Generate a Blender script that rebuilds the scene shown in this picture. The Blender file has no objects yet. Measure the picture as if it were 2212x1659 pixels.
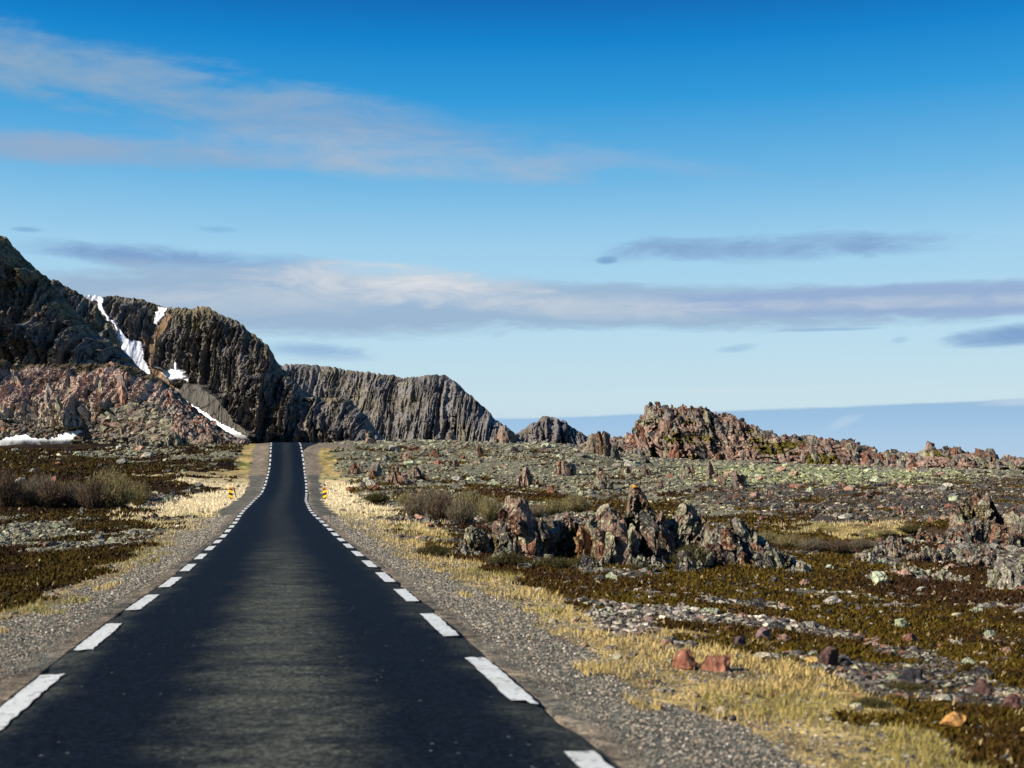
import bpy, bmesh, math, random
import numpy as np
from mathutils import Vector, noise as mnoise

random.seed(7)
RNG = np.random.default_rng(11)
SC = bpy.context.scene
COL = SC.collection

# ------------------------------------------------------------------ camera
FPX, HOR, CZ = 1280.0, 462.0, 1.5          # focal length in 1024-px units, horizon row, eye height
cam_data = bpy.data.cameras.new('camera')
cam = bpy.data.objects.new('camera', cam_data); COL.objects.link(cam)
cam.location = (0, 0, CZ); cam.rotation_euler = (math.radians(90), 0, 0)
cam_data.sensor_width = 36; cam_data.lens = FPX / 1024 * 36
cam_data.shift_y = (HOR - 384) / 1024
cam_data.clip_start = 0.1; cam_data.clip_end = 30000
cam_data.dof.use_dof = True; cam_data.dof.focus_distance = 120; cam_data.dof.aperture_fstop = 2.7
SC.camera = cam

# ------------------------------------------------------------------ sun, sky, exposure
SUN_DIR = Vector((-0.76, -0.42, 0.50)).normalized()      # towards the sun: left, a little behind the camera
SUN_EL = math.asin(SUN_DIR.z); SUN_AZ = math.atan2(SUN_DIR.x, SUN_DIR.y)
sd = bpy.data.lights.new('sun', 'SUN'); sd.energy = 5.0; sd.angle = math.radians(0.5); sd.color = (1.0, 0.93, 0.82)
so = bpy.data.objects.new('sun', sd); COL.objects.link(so)
so.rotation_euler = (-SUN_DIR).to_track_quat('-Z', 'Y').to_euler(); so.location = (-50, -20, 60)
SC.view_settings.view_transform = 'Standard'; SC.view_settings.look = 'None'
SC.view_settings.exposure = 0.88; SC.view_settings.gamma = 1.0
SC.view_settings.use_curve_mapping = False

class NT:
    """tiny helper for node trees"""
    def __init__(s, tree): s.t = tree; s.n = tree.nodes; s.l = tree.links
    def new(s, typ, **kw):
        n = s.n.new(typ)
        for k, v in kw.items(): setattr(n, k, v)
        return n
    def put(s, sock, v):
        if isinstance(v, bpy.types.NodeSocket): s.l.new(v, sock)
        elif isinstance(v, (tuple, list)) and len(v) == 3 and sock.type == 'RGBA': sock.default_value = (*v, 1)
        else: sock.default_value = v
    def math(s, op, a, b=0.0, c=None, clamp=False):
        n = s.new('ShaderNodeMath', operation=op, use_clamp=clamp)
        s.put(n.inputs[0], a); s.put(n.inputs[1], b)
        if c is not None: s.put(n.inputs[2], c)
        return n.outputs[0]
    def mix(s, f, a, b, mode='MIX'):
        n = s.new('ShaderNodeMix', data_type='RGBA', blend_type=mode)
        s.put(n.inputs[0], f); s.put(n.inputs[6], a); s.put(n.inputs[7], b)
        return n.outputs[2]
    def noise(s, vec, scale, detail=4, rough=0.55, dist=0.0):
        n = s.new('ShaderNodeTexNoise')
        if vec is not None: s.l.new(vec, n.inputs['Vector'])
        n.inputs['Scale'].default_value = scale; n.inputs['Detail'].default_value = detail
        n.inputs['Roughness'].default_value = rough; n.inputs['Distortion'].default_value = dist
        return n.outputs[0]
    def ramp(s, fac, stops, interp='LINEAR'):
        n = s.new('ShaderNodeValToRGB'); n.color_ramp.interpolation = interp
        e = n.color_ramp.elements
        while len(e) < len(stops): e.new(0.5)
        for k, (p, c) in enumerate(stops):
            e[k].position = p; e[k].color = (*c, 1) if len(c) == 3 else c
        s.put(n.inputs[0], fac)
        return n.outputs[0]
    def smooth(s, v, lo, hi):
        n = s.new('ShaderNodeMapRange', interpolation_type='SMOOTHSTEP')
        s.put(n.inputs[0], v); n.inputs[1].default_value = lo; n.inputs[2].default_value = hi
        return n.outputs[0]
    def mapping(s, vec, scale=(1, 1, 1), rot=(0, 0, 0), loc=(0, 0, 0)):
        n = s.new('ShaderNodeMapping'); s.l.new(vec, n.inputs[0])
        n.inputs['Scale'].default_value = scale; n.inputs['Rotation'].default_value = rot; n.inputs['Location'].default_value = loc
        return n.outputs[0]

def srgb(*c):
    return tuple(((x / 255) / 12.92 if x / 255 <= 0.04045 else ((x / 255 + 0.055) / 1.055) ** 2.4) for x in c)

world = bpy.data.worlds.new('World'); SC.world = world; world.use_nodes = True
W = NT(world.node_tree); W.n.clear()
SKY_STRENGTH = 0.10
def build_world():
    sky = W.new('ShaderNodeTexSky', sky_type='NISHITA'); sky.sun_disc = False
    sky.sun_elevation = SUN_EL; sky.sun_rotation = SUN_AZ
    sky.air_density = 1.0; sky.dust_density = 0.3; sky.ozone_density = 2.5
    tc = W.new('ShaderNodeTexCoord'); vec = tc.outputs['Generated']
    sep = W.new('ShaderNodeSeparateXYZ'); W.l.new(vec, sep.inputs[0])
    x, y, z = sep.outputs
    # clear-air colour by elevation, laid over the physical sky
    k = 1.0 / SKY_STRENGTH / (2 ** SC.view_settings.exposure)
    def c(r, g, b): return tuple(v for v in srgb(r, g, b))
    grad = W.ramp(W.math('MULTIPLY', z, 2.5, clamp=True), [
        (0.0, c(192, 214, 230)), (0.12, c(198, 222, 232)), (0.24, c(184, 218, 236)), (0.41, c(158, 206, 235)),
        (0.54, c(108, 181, 227)), (0.68, c(44, 153, 217)), (0.78, c(0, 129, 204)), (0.86, c(0, 100, 178)), (1.0, c(0, 84, 160))])
    gs = W.new('ShaderNodeVectorMath', operation='SCALE'); W.l.new(grad, gs.inputs[0]); gs.inputs['Scale'].default_value = k
    base = W.mix(0.97, sky.outputs[0], gs.outputs[0])
    # clouds: soft noisy banks anchored to directions of the compass (x east, z up)
    warp = W.noise(W.mapping(vec, (9, 9, 32)), 1.0, 7, 0.62, 0.5)
    fine = W.noise(W.mapping(vec, (16, 16, 75), loc=(3, 1, 7)), 1.0, 7, 0.62, 0.6)
    front = W.smooth(y, 0.0, 0.3)
    def bank(u0, v0, ru, rv, tilt, amp, soft, seed_mix, colr, opac, base, lo=0.0):
        cx, cz = (u0 - 512) / FPX * 0.97, (HOR - v0) / FPX * 0.97
        rx, rz = ru / FPX, rv / FPX
        dx = W.math('SUBTRACT', x, cx); dz = W.math('SUBTRACT', z, cz)
        dz = W.math('SUBTRACT', dz, W.math('MULTIPLY', dx, tilt))
        e = W.math('ADD', W.math('POWER', W.math('ABSOLUTE', W.math('DIVIDE', dx, rx)), 2.0),
                   W.math('POWER', W.math('ABSOLUTE', W.math('DIVIDE', dz, rz)), 2.0))
        n = W.math('ADD', W.math('MULTIPLY', warp, 1 - seed_mix), W.math('MULTIPLY', fine, seed_mix))
        d = W.math('ADD', W.math('SUBTRACT', 1.0, e), W.math('MULTIPLY', W.math('SUBTRACT', n, 0.5), amp))
        m = W.math('MULTIPLY', W.math('MULTIPLY', W.smooth(d, lo, lo + soft), opac), front)
        s = W.new('ShaderNodeVectorMath', operation='SCALE'); s.inputs[0].default_value = c(*colr); s.inputs['Scale'].default_value = k
        return W.mix(m, base, s.outputs[0])
    # upper left wisps
    base = bank(60, 92, 340, 36, -0.10, 3.0, 1.3, 0.35, (138, 170, 198), 0.95, base)
    base = bank(330, 132, 330, 42, -0.12, 3.6, 1.8, 0.45, (138, 170, 205), 0.85, base)
    base = bank(110, 166, 320, 18, 0.02, 3.2, 1.4, 0.4, (148, 172, 202), 0.9, base)
    base = bank(400, 160, 230, 26, -0.05, 3.4, 1.8, 0.5, (172, 190, 210), 0.8, base)
    base = bank(620, 160, 160, 12, -0.14, 3.4, 1.8, 0.5, (135, 180, 220), 0.6, base)
    # small blue-grey streaks
    base = bank(766, 249, 190, 17, 0.0, 4.0, 1.5, 0.6, (130, 164, 206), 0.95, base)
    base = bank(608, 257, 13, 5, 0.0, 1.8, 1.2, 0.6, (120, 162, 205), 0.9, base)
    base = bank(190, 262, 170, 15, -0.03, 3.2, 1.3, 0.6, (122, 156, 202), 0.95, base)
    base = bank(225, 232, 22, 4, 0.0, 3.0, 1.4, 0.6, (120, 170, 215), 0.6, base)
    base = bank(50, 241, 16, 3, 0.0, 3.0, 1.4, 0.6, (110, 160, 205), 0.6, base)
    base = bank(310, 350, 80, 12, -0.05, 3.2, 1.3, 0.6, (140, 176, 214), 0.85, base)
    base = bank(1000, 340, 75, 13, 0.06, 2.6, 1.1, 0.6, (124, 160, 204), 0.95, base)
    base = bank(740, 347, 22, 5, 0.1, 3.0, 1.2, 0.6, (150, 188, 220), 0.6, base)
    base = bank(893, 342, 12, 5, 0.1, 3.0, 1.2, 0.6, (150, 188, 220), 0.6, base)
    base = bank(830, 330, 60, 2.4, 0.0, 2.0, 1.2, 0.6, (140, 178, 215), 0.7, base)
    # the long bank across the picture: blue-grey body, pale lit shoulders
    base = bank(300, 299, 330, 40, -0.01, 2.0, 0.7, 0.6, (156, 182, 209), 0.97, base)
    base = bank(640, 304, 480, 26, -0.02, 2.0, 0.7, 0.6, (156, 184, 211), 0.97, base)
    base = bank(980, 305, 380, 19, -0.01, 1.6, 0.6, 0.6, (150, 176, 212), 0.97, base)
    base = bank(400, 282, 170, 22, -0.06, 3.6, 1.4, 0.65, (224, 225, 228), 0.95, base)
    base = bank(250, 300, 190, 20, 0.03, 4.0, 1.5, 0.65, (190, 203, 217), 0.8, base)
    base = bank(580, 303, 190, 16, -0.05, 4.0, 1.5, 0.65, (196, 207, 219), 0.8, base)
    base = bank(900, 306, 260, 9, 0.0, 4.2, 1.5, 0.65, (192, 205, 219), 0.8, base)
    # low sea-fog bank whose top edge climbs to the right
    edge = W.math('SUBTRACT', W.math('ADD', W.math('MULTIPLY', x, 0.031), 0.0345), z)
    edge = W.math('ADD', edge, W.math('MULTIPLY', W.math('SUBTRACT', fine, 0.5), 0.004))
    m = W.math('MULTIPLY', W.math('MULTIPLY', W.smooth(edge, -0.0008, 0.0018), 0.9), front)
    lowc = W.ramp(W.math('MULTIPLY', z, 20.0, clamp=True), [(0.0, c(178, 204, 228)), (0.35, c(166, 199, 228)), (0.6, c(154, 192, 226)), (0.9, c(146, 184, 218))])
    ls = W.new('ShaderNodeVectorMath', operation='SCALE'); W.l.new(lowc, ls.inputs[0]); ls.inputs['Scale'].default_value = k
    base = W.mix(m, base, ls.outputs[0])
    base = bank(842, 423, 22, 7, 0.35, 2.6, 1.4, 0.7, (190, 212, 232), 0.7, base)
    base = bank(800, 436, 30, 3, 0.0, 2.6, 1.4, 0.7, (196, 216, 234), 0.6, base)
    base = bank(700, 390, 420, 3, 0.02, 3.5, 2.0, 0.7, (208, 227, 235), 0.5, base)
    base = bank(900, 432, 260, 5, 0.01, 3.5, 2.0, 0.7, (172, 203, 230), 0.6, base)
    base = bank(1010, 404, 60, 5, 0.03, 3.0, 1.5, 0.7, (196, 214, 230), 0.8, base)
    bg = W.new('ShaderNodeBackground'); W.l.new(base, bg.inputs[0]); bg.inputs[1].default_value = SKY_STRENGTH
    out = W.new('ShaderNodeOutputWorld'); W.l.new(bg.outputs[0], out.inputs[0])
build_world()

# ------------------------------------------------------------------ numpy noise
_perm = np.random.default_rng(5).permutation(256).astype(np.int64); _perm = np.concatenate([_perm, _perm, _perm])
_val = np.random.default_rng(6).random(256) * 2 - 1
def _h(i, j, k): return _val[_perm[_perm[_perm[i & 255] + (j & 255)] + (k & 255)]]
def vnoise(x, y, z=0.0):
    x, y, z = np.broadcast_arrays(np.asarray(x, float), np.asarray(y, float), np.asarray(z, float))
    xi, yi, zi = np.floor(x).astype(np.int64), np.floor(y).astype(np.int64), np.floor(z).astype(np.int64)
    fx, fy, fz = x - xi, y - yi, z - zi
    fx = fx * fx * fx * (fx * (fx * 6 - 15) + 10); fy = fy * fy * fy * (fy * (fy * 6 - 15) + 10); fz = fz * fz * (3 - 2 * fz)
    def L(a, b, t): return a + (b - a) * t
    a = L(L(_h(xi, yi, zi), _h(xi + 1, yi, zi), fx), L(_h(xi, yi + 1, zi), _h(xi + 1, yi + 1, zi), fx), fy)
    b = L(L(_h(xi, yi, zi + 1), _h(xi + 1, yi, zi + 1), fx), L(_h(xi, yi + 1, zi + 1), _h(xi + 1, yi + 1, zi + 1), fx), fy)
    return L(a, b, fz)
def fbm(x, y, z=0.0, o=4, g=0.5):
    s, a = 0.0, 1.0
    for k in range(o):
        s = s + a * vnoise(x * 2.03 ** k + 17.3 * k, y * 2.03 ** k + 5.1 * k, np.asarray(z) * 2.03 ** k + 3.7 * k); a *= g
    return s
def ridged(x, y, z=0.0, o=4, g=0.5):
    s, a = 0.0, 1.0
    for k in range(o):
        s = s + a * (1 - 2 * np.abs(vnoise(x * 2.03 ** k + 9.3 * k, y * 2.03 ** k + 4.1 * k, np.asarray(z) * 2.03 ** k))); a *= g
    return s
def blocks(x, z, f, fz, s=0.0):
    # jointed rock: flat-faced columns broken at irregular heights
    q = x * f + 0.45 * fbm(x * f * 0.5, z * fz * 0.7, s + 3, 3); i = np.floor(q).astype(np.int64)
    j = np.floor(z * fz + _h(i, i * 0 + 7, i * 0 + int(s)) * 5 + 0.3 * vnoise(x * f * 2, z * fz, s)).astype(np.int64)
    return _h(i, j, i * 0 + 3 + int(s))
def sstep(a, b, x):
    t = np.clip((x - a) / (b - a), 0, 1); return t * t * (3 - 2 * t)

# ------------------------------------------------------------------ mesh helpers
def make_mesh(name, V, F, col=None, smooth=False, uv=None):
    """V (n,3), F (m,3|4) -> mesh datablock, col = per-vertex colour"""
    V = np.asarray(V, np.float32); F = np.asarray(F, np.int32)
    me = bpy.data.meshes.new(name); k = F.shape[1]
    me.vertices.add(len(V)); me.vertices.foreach_set('co', V.ravel())
    me.loops.add(F.size); me.loops.foreach_set('vertex_index', F.ravel())
    me.polygons.add(len(F)); me.polygons.foreach_set('loop_start', np.arange(0, F.size, k, dtype=np.int32))
    me.polygons.foreach_set('loop_total', np.full(len(F), k, np.int32))
    me.polygons.foreach_set('use_smooth', np.full(len(F), smooth, bool))
    if col is not None:
        a = me.attributes.new('Col', 'FLOAT_COLOR', 'POINT')
        c = np.ones((len(V), 4), np.float32); c[:, :3] = col; a.data.foreach_set('color', c.ravel())
    if uv is not None:
        a = me.attributes.new('lane', 'FLOAT_VECTOR', 'POINT')
        c = np.zeros((len(V), 3), np.float32); c[:, :2] = uv; a.data.foreach_set('vector', c.ravel())
    me.update(calc_edges=True); me.validate()
    return me
def link(name, me, mat=None, parent=None, label=None, cat=None, group=None, kind=None):
    o = bpy.data.objects.new(name, me); COL.objects.link(o)
    if mat and me and not me.materials: me.materials.append(mat)
    if parent: o.parent = parent
    if label: o['label'] = label
    if cat: o['category'] = cat
    if group: o['group'] = group
    if kind: o['kind'] = kind
    return o
def grid_faces(nr, nc):
    i = np.arange(nr - 1)[:, None] * nc + np.arange(nc - 1)[None, :]
    i = i.ravel(); return np.stack([i, i + 1, i + nc + 1, i + nc], 1)

# ------------------------------------------------------------------ materials
def principled(M, colr, rough=0.9, spec=0.2, bump=None, bstr=0.5, bdist=0.1):
    p = M.new('ShaderNodeBsdfPrincipled'); M.put(p.inputs['Base Color'], colr); M.put(p.inputs['Roughness'], rough)
    p.inputs['Specular IOR Level'].default_value = spec
    if bump is not None:
        b = M.new('ShaderNodeBump'); b.inputs['Strength'].default_value = bstr; b.inputs['Distance'].default_value = bdist
        M.l.new(bump, b.inputs['Height']); M.l.new(b.outputs[0], p.inputs['Normal'])
    o = M.new('ShaderNodeOutputMaterial'); M.l.new(p.outputs[0], o.inputs[0]); return p
def new_mat(name):
    m = bpy.data.materials.new(name); m.use_nodes = True; M = NT(m.node_tree); M.n.clear(); return m, M
def attr(M, name='Col'):
    a = M.new('ShaderNodeAttribute'); a.attribute_name = name; return a
def rock_material(name, scale=1.0, lichen=0.5, lichen_col=(0.38, 0.385, 0.24), streak=(1, 1, 1), use_objcol=False, bdist=0.12, var=0.8):
    m, M = new_mat(name)
    tc = M.new('ShaderNodeTexCoord').outputs['Object']
    v = M.mapping(tc, streak)
    if use_objcol: base = M.new('ShaderNodeObjectInfo').outputs['Color']
    else: base = attr(M).outputs['Color']
    n1 = M.noise(v, 1.1 * scale, 5, 0.65); n2 = M.noise(v, 7 * scale, 4, 0.7); n3 = M.noise(tc, 4.2 * scale, 6, 0.75, 0.5)
    f = M.ramp(n1, [(0.3, (0.45 * var,) * 3), (0.5, (0.9, 0.88, 0.86)), (0.72, (1.45, 1.38, 1.3))])
    c = M.mix(1.0, base, f, 'MULTIPLY')
    f2 = M.ramp(n2, [(0.33, (0.4, 0.38, 0.36)), (0.5, (0.95, 0.95, 0.95)), (0.7, (1.5, 1.5, 1.45))])
    c = M.mix(0.8, c, f2, 'MULTIPLY')
    lm = M.smooth(n3, 0.62 - 0.14 * lichen, 0.68 - 0.12 * lichen)
    c = M.mix(M.math('MULTIPLY', lm, min(1, 0.35 + lichen)), c, lichen_col)
    n4 = M.noise(tc, 8.0 * scale, 3, 0.6, 0.3)
    c = M.mix(M.math('MULTIPLY', M.smooth(n4, 0.66, 0.72), 0.7 * lichen), c, (0.62, 0.60, 0.52))
    vo = M.new('ShaderNodeTexVoronoi', feature='DISTANCE_TO_EDGE'); M.l.new(M.mapping(tc, (1, 1, 0.45)), vo.inputs['Vector']); vo.inputs['Scale'].default_value = 1.3 * scale
    crack = M.smooth(vo.outputs['Distance'], 0.0, 0.09)
    c = M.mix(1.0, c, M.ramp(crack, [(0.0, (0.28,) * 3), (0.5, (1.0,) * 3)]), 'MULTIPLY')
    h = M.math('ADD', M.math('MULTIPLY', n1, 1.0), M.math('MULTIPLY', n2, 0.35)); h = M.math('ADD', h, M.math('MULTIPLY', crack, 0.25))
    principled(M, c, 0.95, 0.1, h, 0.9, bdist)
    return m
MAT = {}
MAT['rock_near'] = rock_material('lichen_rock', 2.1, 0.52, bdist=0.09)
MAT['rock_plain'] = rock_material('plain_rock', 3.0, 0.3, bdist=0.05)
MAT['rock_cliff'] = rock_material('cliff_rock', 0.45, 0.35, (0.33, 0.33, 0.23), (1, 1, 0.45), bdist=0.28, var=1.3)
MAT['rock_mountain'] = rock_material('mountain_rock', 0.12, 0.15, (0.15, 0.135, 0.06), (1, 1, 0.30), bdist=1.1, var=1.2)
MAT['rock_stone'] = rock_material('rubble_stone', 2.2, 0.45, bdist=0.05)
MAT['rock_obj'] = rock_material('boulder_rock', 2.4, 0.45, use_objcol=True, bdist=0.05)

def ground_material():
    m, M = new_mat('tundra_ground')
    tc = M.new('ShaderNodeTexCoord').outputs['Object']; col = attr(M).outputs['Color']
    n1 = M.noise(tc, 0.9, 6, 0.7); n2 = M.noise(tc, 9, 5, 0.75); n3 = M.noise(tc, 45, 3, 0.7)
    f = M.ramp(n1, [(0.3, (0.6, 0.56, 0.5)), (0.5, (1, 1, 1)), (0.7, (1.3, 1.28, 1.2))])
    c = M.mix(1.0, col, f, 'MULTIPLY')
    c = M.mix(0.9, c, M.ramp(n2, [(0.32, (0.4, 0.4, 0.42)), (0.5, (0.95, 0.95, 0.95)), (0.68, (1.6, 1.55, 1.45))]), 'MULTIPLY')
    c = M.mix(0.8, c, M.ramp(n3, [(0.3, (0.45, 0.45, 0.45)), (0.5, (1, 1, 1)), (0.7, (1.6, 1.6, 1.6))]), 'MULTIPLY')
    n4 = M.noise(tc, 2.4, 6, 0.85)
    c = M.mix(0.9, c, M.ramp(n4, [(0.36, (0.35, 0.33, 0.32)), (0.5, (0.95, 0.95, 0.93)), (0.62, (1.7, 1.68, 1.55))]), 'MULTIPLY')
    h = M.math('ADD', M.math('ADD', n2, n4), M.math('MULTIPLY', n3, 0.3))
    principled(M, c, 0.95, 0.08, h, 0.9, 0.12); return m
MAT['ground'] = ground_material()

def simple_attr_mat(name, rough=0.8, spec=0.2, translucent=0.0):
    m, M = new_mat(name); c = attr(M).outputs['Color']
    p = principled(M, c, rough, spec)
    if translucent:
        t = M.new('ShaderNodeBsdfTranslucent'); M.l.new(c, t.inputs[0]); mx = M.new('ShaderNodeMixShader'); mx.inputs[0].default_value = translucent
        M.l.new(p.outputs[0], mx.inputs[1]); M.l.new(t.outputs[0], mx.inputs[2])
        M.l.new(mx.outputs[0], [n for n in M.n if n.type == 'OUTPUT_MATERIAL'][0].inputs[0])
    return m
MAT['blade'] = simple_attr_mat('grass_blades', 0.7, 0.2, 0.3)
MAT['twig'] = simple_attr_mat('shrub_twigs', 0.9, 0.1)
MAT['pebble'] = simple_attr_mat('pebbles', 0.9, 0.2)

def snow_material():
    m, M = new_mat('old_snow'); tc = M.new('ShaderNodeTexCoord').outputs['Object']
    n = M.noise(tc, 0.25, 5, 0.6); c = M.ramp(n, [(0.3, (0.50, 0.49, 0.47)), (0.6, (0.66, 0.67, 0.69))])
    principled(M, c, 0.6, 0.3, M.noise(tc, 0.6, 4), 0.4, 0.5); return m
MAT['snow'] = snow_material()

def asphalt_material():
    m, M = new_mat('worn_asphalt')
    tc = M.new('ShaderNodeTexCoord').outputs['Object']
    lane = attr(M, 'lane'); sp = M.new('ShaderNodeSeparateXYZ'); M.l.new(lane.outputs['Vector'], sp.inputs[0]); d, s = sp.outputs[0], sp.outputs[1]
    # worn, paler middle strip and edges; smooth dark wheel paths
    d = M.math('ADD', d, M.math('MULTIPLY', M.math('SUBTRACT', M.noise(tc, 0.9, 5, 0.7), 0.5), 0.9))
    mid = M.math('SUBTRACT', 1.0, M.smooth(M.math('ABSOLUTE', M.math('SUBTRACT', d, 0.02)), 0.05, 0.85))
    edge = M.smooth(M.math('ABSOLUTE', d), 1.35, 1.75)
    wear = M.math('MAXIMUM', mid, M.math('MULTIPLY', edge, 0.55))
    cross = M.noise(M.mapping(lane.outputs['Vector'], (1.3, 2.6, 1)), 1.0, 7, 0.8, 0.8)
    wear = M.math('MULTIPLY', wear, M.ramp(cross, [(0.36, (0.1,) * 3), (0.62, (1.35,) * 3)]))
    wear = M.math('MULTIPLY', wear, M.math('SUBTRACT', 1.0, M.math('MULTIPLY', M.smooth(s, 14.0, 42.0), 0.72)))
    blot = M.noise(tc, 1.6, 5, 0.7, 0.5)
    wear = M.math('MULTIPLY', wear, M.ramp(blot, [(0.3, (0.6,) * 3), (0.6, (1.15,) * 3)]), clamp=True)
    c = M.mix(wear, (0.0045, 0.0072, 0.0125), (0.060, 0.064, 0.053))
    grain = M.noise(tc, 90, 3, 0.8); g2 = M.noise(M.mapping(tc, (1.0, .7, 1)), 22, 7, 0.95)
    c = M.mix(1.0, c, M.ramp(g2, [(0.38, (0.15,) * 3), (0.5, (0.9,) * 3), (0.62, (2.7, 2.65, 2.4))]), 'MULTIPLY')
    c = M.mix(0.85, c, M.ramp(grain, [(0.3, (0.35,) * 3), (0.5, (0.95,) * 3), (0.72, (2.2, 2.15, 2.0))]), 'MULTIPLY')
    vo = M.new('ShaderNodeTexVoronoi'); M.l.new(tc, vo.inputs['Vector']); vo.inputs['Scale'].default_value = 7.0
    chip = M.math('SUBTRACT', 1.0, M.smooth(vo.outputs['Distance'], 0.04, 0.10))
    cs = M.new('ShaderNodeSeparateColor'); M.l.new(vo.outputs['Color'], cs.inputs[0])
    chip = M.math('MULTIPLY', chip, M.math('GREATER_THAN', cs.outputs[0], 0.55))
    c = M.mix(chip, c, (0.20, 0.19, 0.165))
    rough = M.math('ADD', 0.72, M.math('MULTIPLY', wear, 0.2))
    principled(M, c, rough, 0.03, grain, 0.8, 0.008); return m
MAT['asphalt'] = asphalt_material()
def paint_material():
    m, M = new_mat('road_paint'); tc = M.new('ShaderNodeTexCoord').outputs['Object']
    n = M.noise(tc, 14, 5, 0.75); c = M.mix(M.smooth(n, 0.54, 0.64), (0.56, 0.56, 0.51), (0.10, 0.10, 0.09))
    c = M.mix(0.5, c, M.ramp(M.noise(tc, 2.5, 4), [(0.3, (0.72, 0.7, 0.66)), (0.6, (1.05, 1.05, 1.05))]), 'MULTIPLY')
    principled(M, c, 0.6, 0.3, n, 0.3, 0.004); return m
MAT['paint'] = paint_material()
def flat_mat(name, c, rough=0.5):
    m, M = new_mat(name); tc = M.new('ShaderNodeTexCoord').outputs['Object']
    n = M.noise(tc, 18, 3); principled(M, M.mix(0.4, c, M.ramp(n, [(0.3, (0.7,) * 3), (0.7, (1.15,) * 3)]), 'MULTIPLY'), rough, 0.3); return m
MAT['yellow'] = flat_mat('marker_yellow', (0.80, 0.47, 0.01))
MAT['black'] = flat_mat('marker_black', (0.02, 0.012, 0.01))
MAT['orange'] = flat_mat('marker_orange', (0.62, 0.20, 0.03))
MAT['post'] = flat_mat('weathered_post', (0.05, 0.03, 0.018), 0.9)

# ------------------------------------------------------------------ road line and ground heights
RY = np.array([-30, 0, 7, 9.6, 13.3, 21.2, 38.2, 52.4, 57, 67.3, 76, 84, 91, 98, 109, 125, 133, 150, 165, 200, 260])
RX = np.array([5.4, -.10, -1.33, -1.80, -2.46, -3.83, -6.92, -9.55, -10.45, -12.35, -13.85, -15.25, -16.35, -17.45, -19.25, -22.0, -23.4, -26.5, -29.3, -36, -49])
ZY = np.array([-30, 0, 7, 15, 21.2, 38.2, 52.4, 57, 67.3, 76, 84, 91, 98, 109, 125, 133, 142, 150, 158, 168, 185, 220, 400, 4000])
ZZ = np.array([0.2, 0, -.12, -.25, -.42, -.75, -.915, -.95, -1.02, -1.05, -1.06, -.99, -.9, -.33, .72, 1.55, 2.75, 3.55, 3.93, 3.9, 3.3, 2.5, 1, -2])
def _smooth_tab(xs, ys, lo, hi, n, k):
    g = np.linspace(lo, hi, n); v = np.interp(g, xs, ys); ker = np.hanning(k + 2)[1:-1]; ker /= ker.sum()
    return g, np.convolve(np.pad(v, k // 2, mode='reflect', reflect_type='odd'), ker, mode='valid')[:n]
_rg, _rx = _smooth_tab(RY, RX, -30, 260, 1161, 25)
_zg, _zz = _smooth_tab(ZY, ZZ, -30, 400, 1721, 33)
def road_x(Y): return np.where(Y > 260, -49 + (Y - 260) * -0.24, np.interp(Y, _rg, _rx))
def road_z(Y): return np.where(Y < 399, np.interp(Y, _zg, _zz), np.interp(Y, ZY, ZZ))
def road_d(X, Y): return (X - road_x(Y)) * 0.983       # signed distance across the road, right positive
def right_half(Y): return 1.83 + 2.2 * sstep(140, 156, Y) - 1.5 * sstep(170, 190, Y)
GY = np.array([-30, 0, 7, 15, 25, 40, 55, 70, 84, 100, 115, 130, 150, 165, 200, 250, 400, 1500, 4000])
GU = np.array([-900, 0, 120, 235, 330, 420, 560, 650, 720, 850, 1024, 1900])
GZ = np.array([
 [0, 0, -.3, -.7, -1.0, -1.3, -1.4, -1.3, -1.0, -.1, .7, 1.4, 2.4, 3.0, 4.0, 6, 9, 8, 0],
 [0, 0, -.3, -.7, -1.0, -1.3, -1.4, -1.3, -1.0, -.1, .7, 1.4, 2.4, 3.0, 4.0, 6, 9, 8, 0],
 [0, 0, -.3, -.6, -.95, -1.2, -1.35, -1.3, -1.05, -.3, .5, 1.4, 2.6, 3.2, 4.2, 5, 6, 8, 0],
 [0, 0, -.25, -.5, -.8, -1.05, -1.25, -1.3, -1.2, -.7, .2, 1.3, 3.2, 3.9, 4.0, 3.5, 3, 2, 0],
 [0, 0, -.25, -.5, -.8, -1.05, -1.25, -1.3, -1.2, -.6, .3, 1.5, 3.3, 4.0, 4.6, 5.0, 4, 0, -4],
 [0, 0, -.25, -.6, -.95, -1.1, -1.2, -1.2, -1.05, -.5, .2, 1.2, 2.6, 3.6, 4.6, 5.3, 4, 0, -4],
 [0, 0, -.25, -.6, -.95, -1.1, -1.2, -1.2, -1.05, -.5, .1, 1.0, 2.3, 3.2, 4.3, 5.0, 4, 0, -4],
 [0, 0, -.30, -.7, -1.0, -1.1, -1.2, -1.2, -1.0, -.7, -.4, 0.0, .5, .9, 1.5, 2.0, 3, 0, -4],
 [0, 0, -.35, -.75, -1.0, -1.1, -1.2, -1.15, -.95, -.75, -.55, -.3, .1, .3, .8, 1.6, 3, 0, -4],
 [0, 0, -.35, -.75, -1.05, -1.2, -1.2, -1.1, -.9, -.8, -.65, -.5, -.2, -.1, .3, 0.8, 2, 0, -4],
 [0, 0, -.35, -.8, -1.1, -1.25, -1.25, -1.1, -.95, -.85, -.75, -.6, -.4, -.3, -.2, .2, 1, 0, -4],
 [0, 0, -.35, -.8, -1.1, -1.25, -1.25, -1.1, -.95, -.85, -.75, -.6, -.4, -.3, -.2, .2, 1, 0, -4]], float)
_gyy = np.concatenate([np.linspace(-30, 250, 561), np.geomspace(252, 4000, 60)])
_rows = []
for r in GZ:
    a = np.interp(_gyy, GY, r); ker = np.hanning(27)[1:-1]; ker /= ker.sum()
    b = a.copy(); b[:561] = np.convolve(np.pad(a[:561], 12, mode='edge'), ker, mode='valid'); _rows.append(b)
_GT = np.array(_rows)
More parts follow.
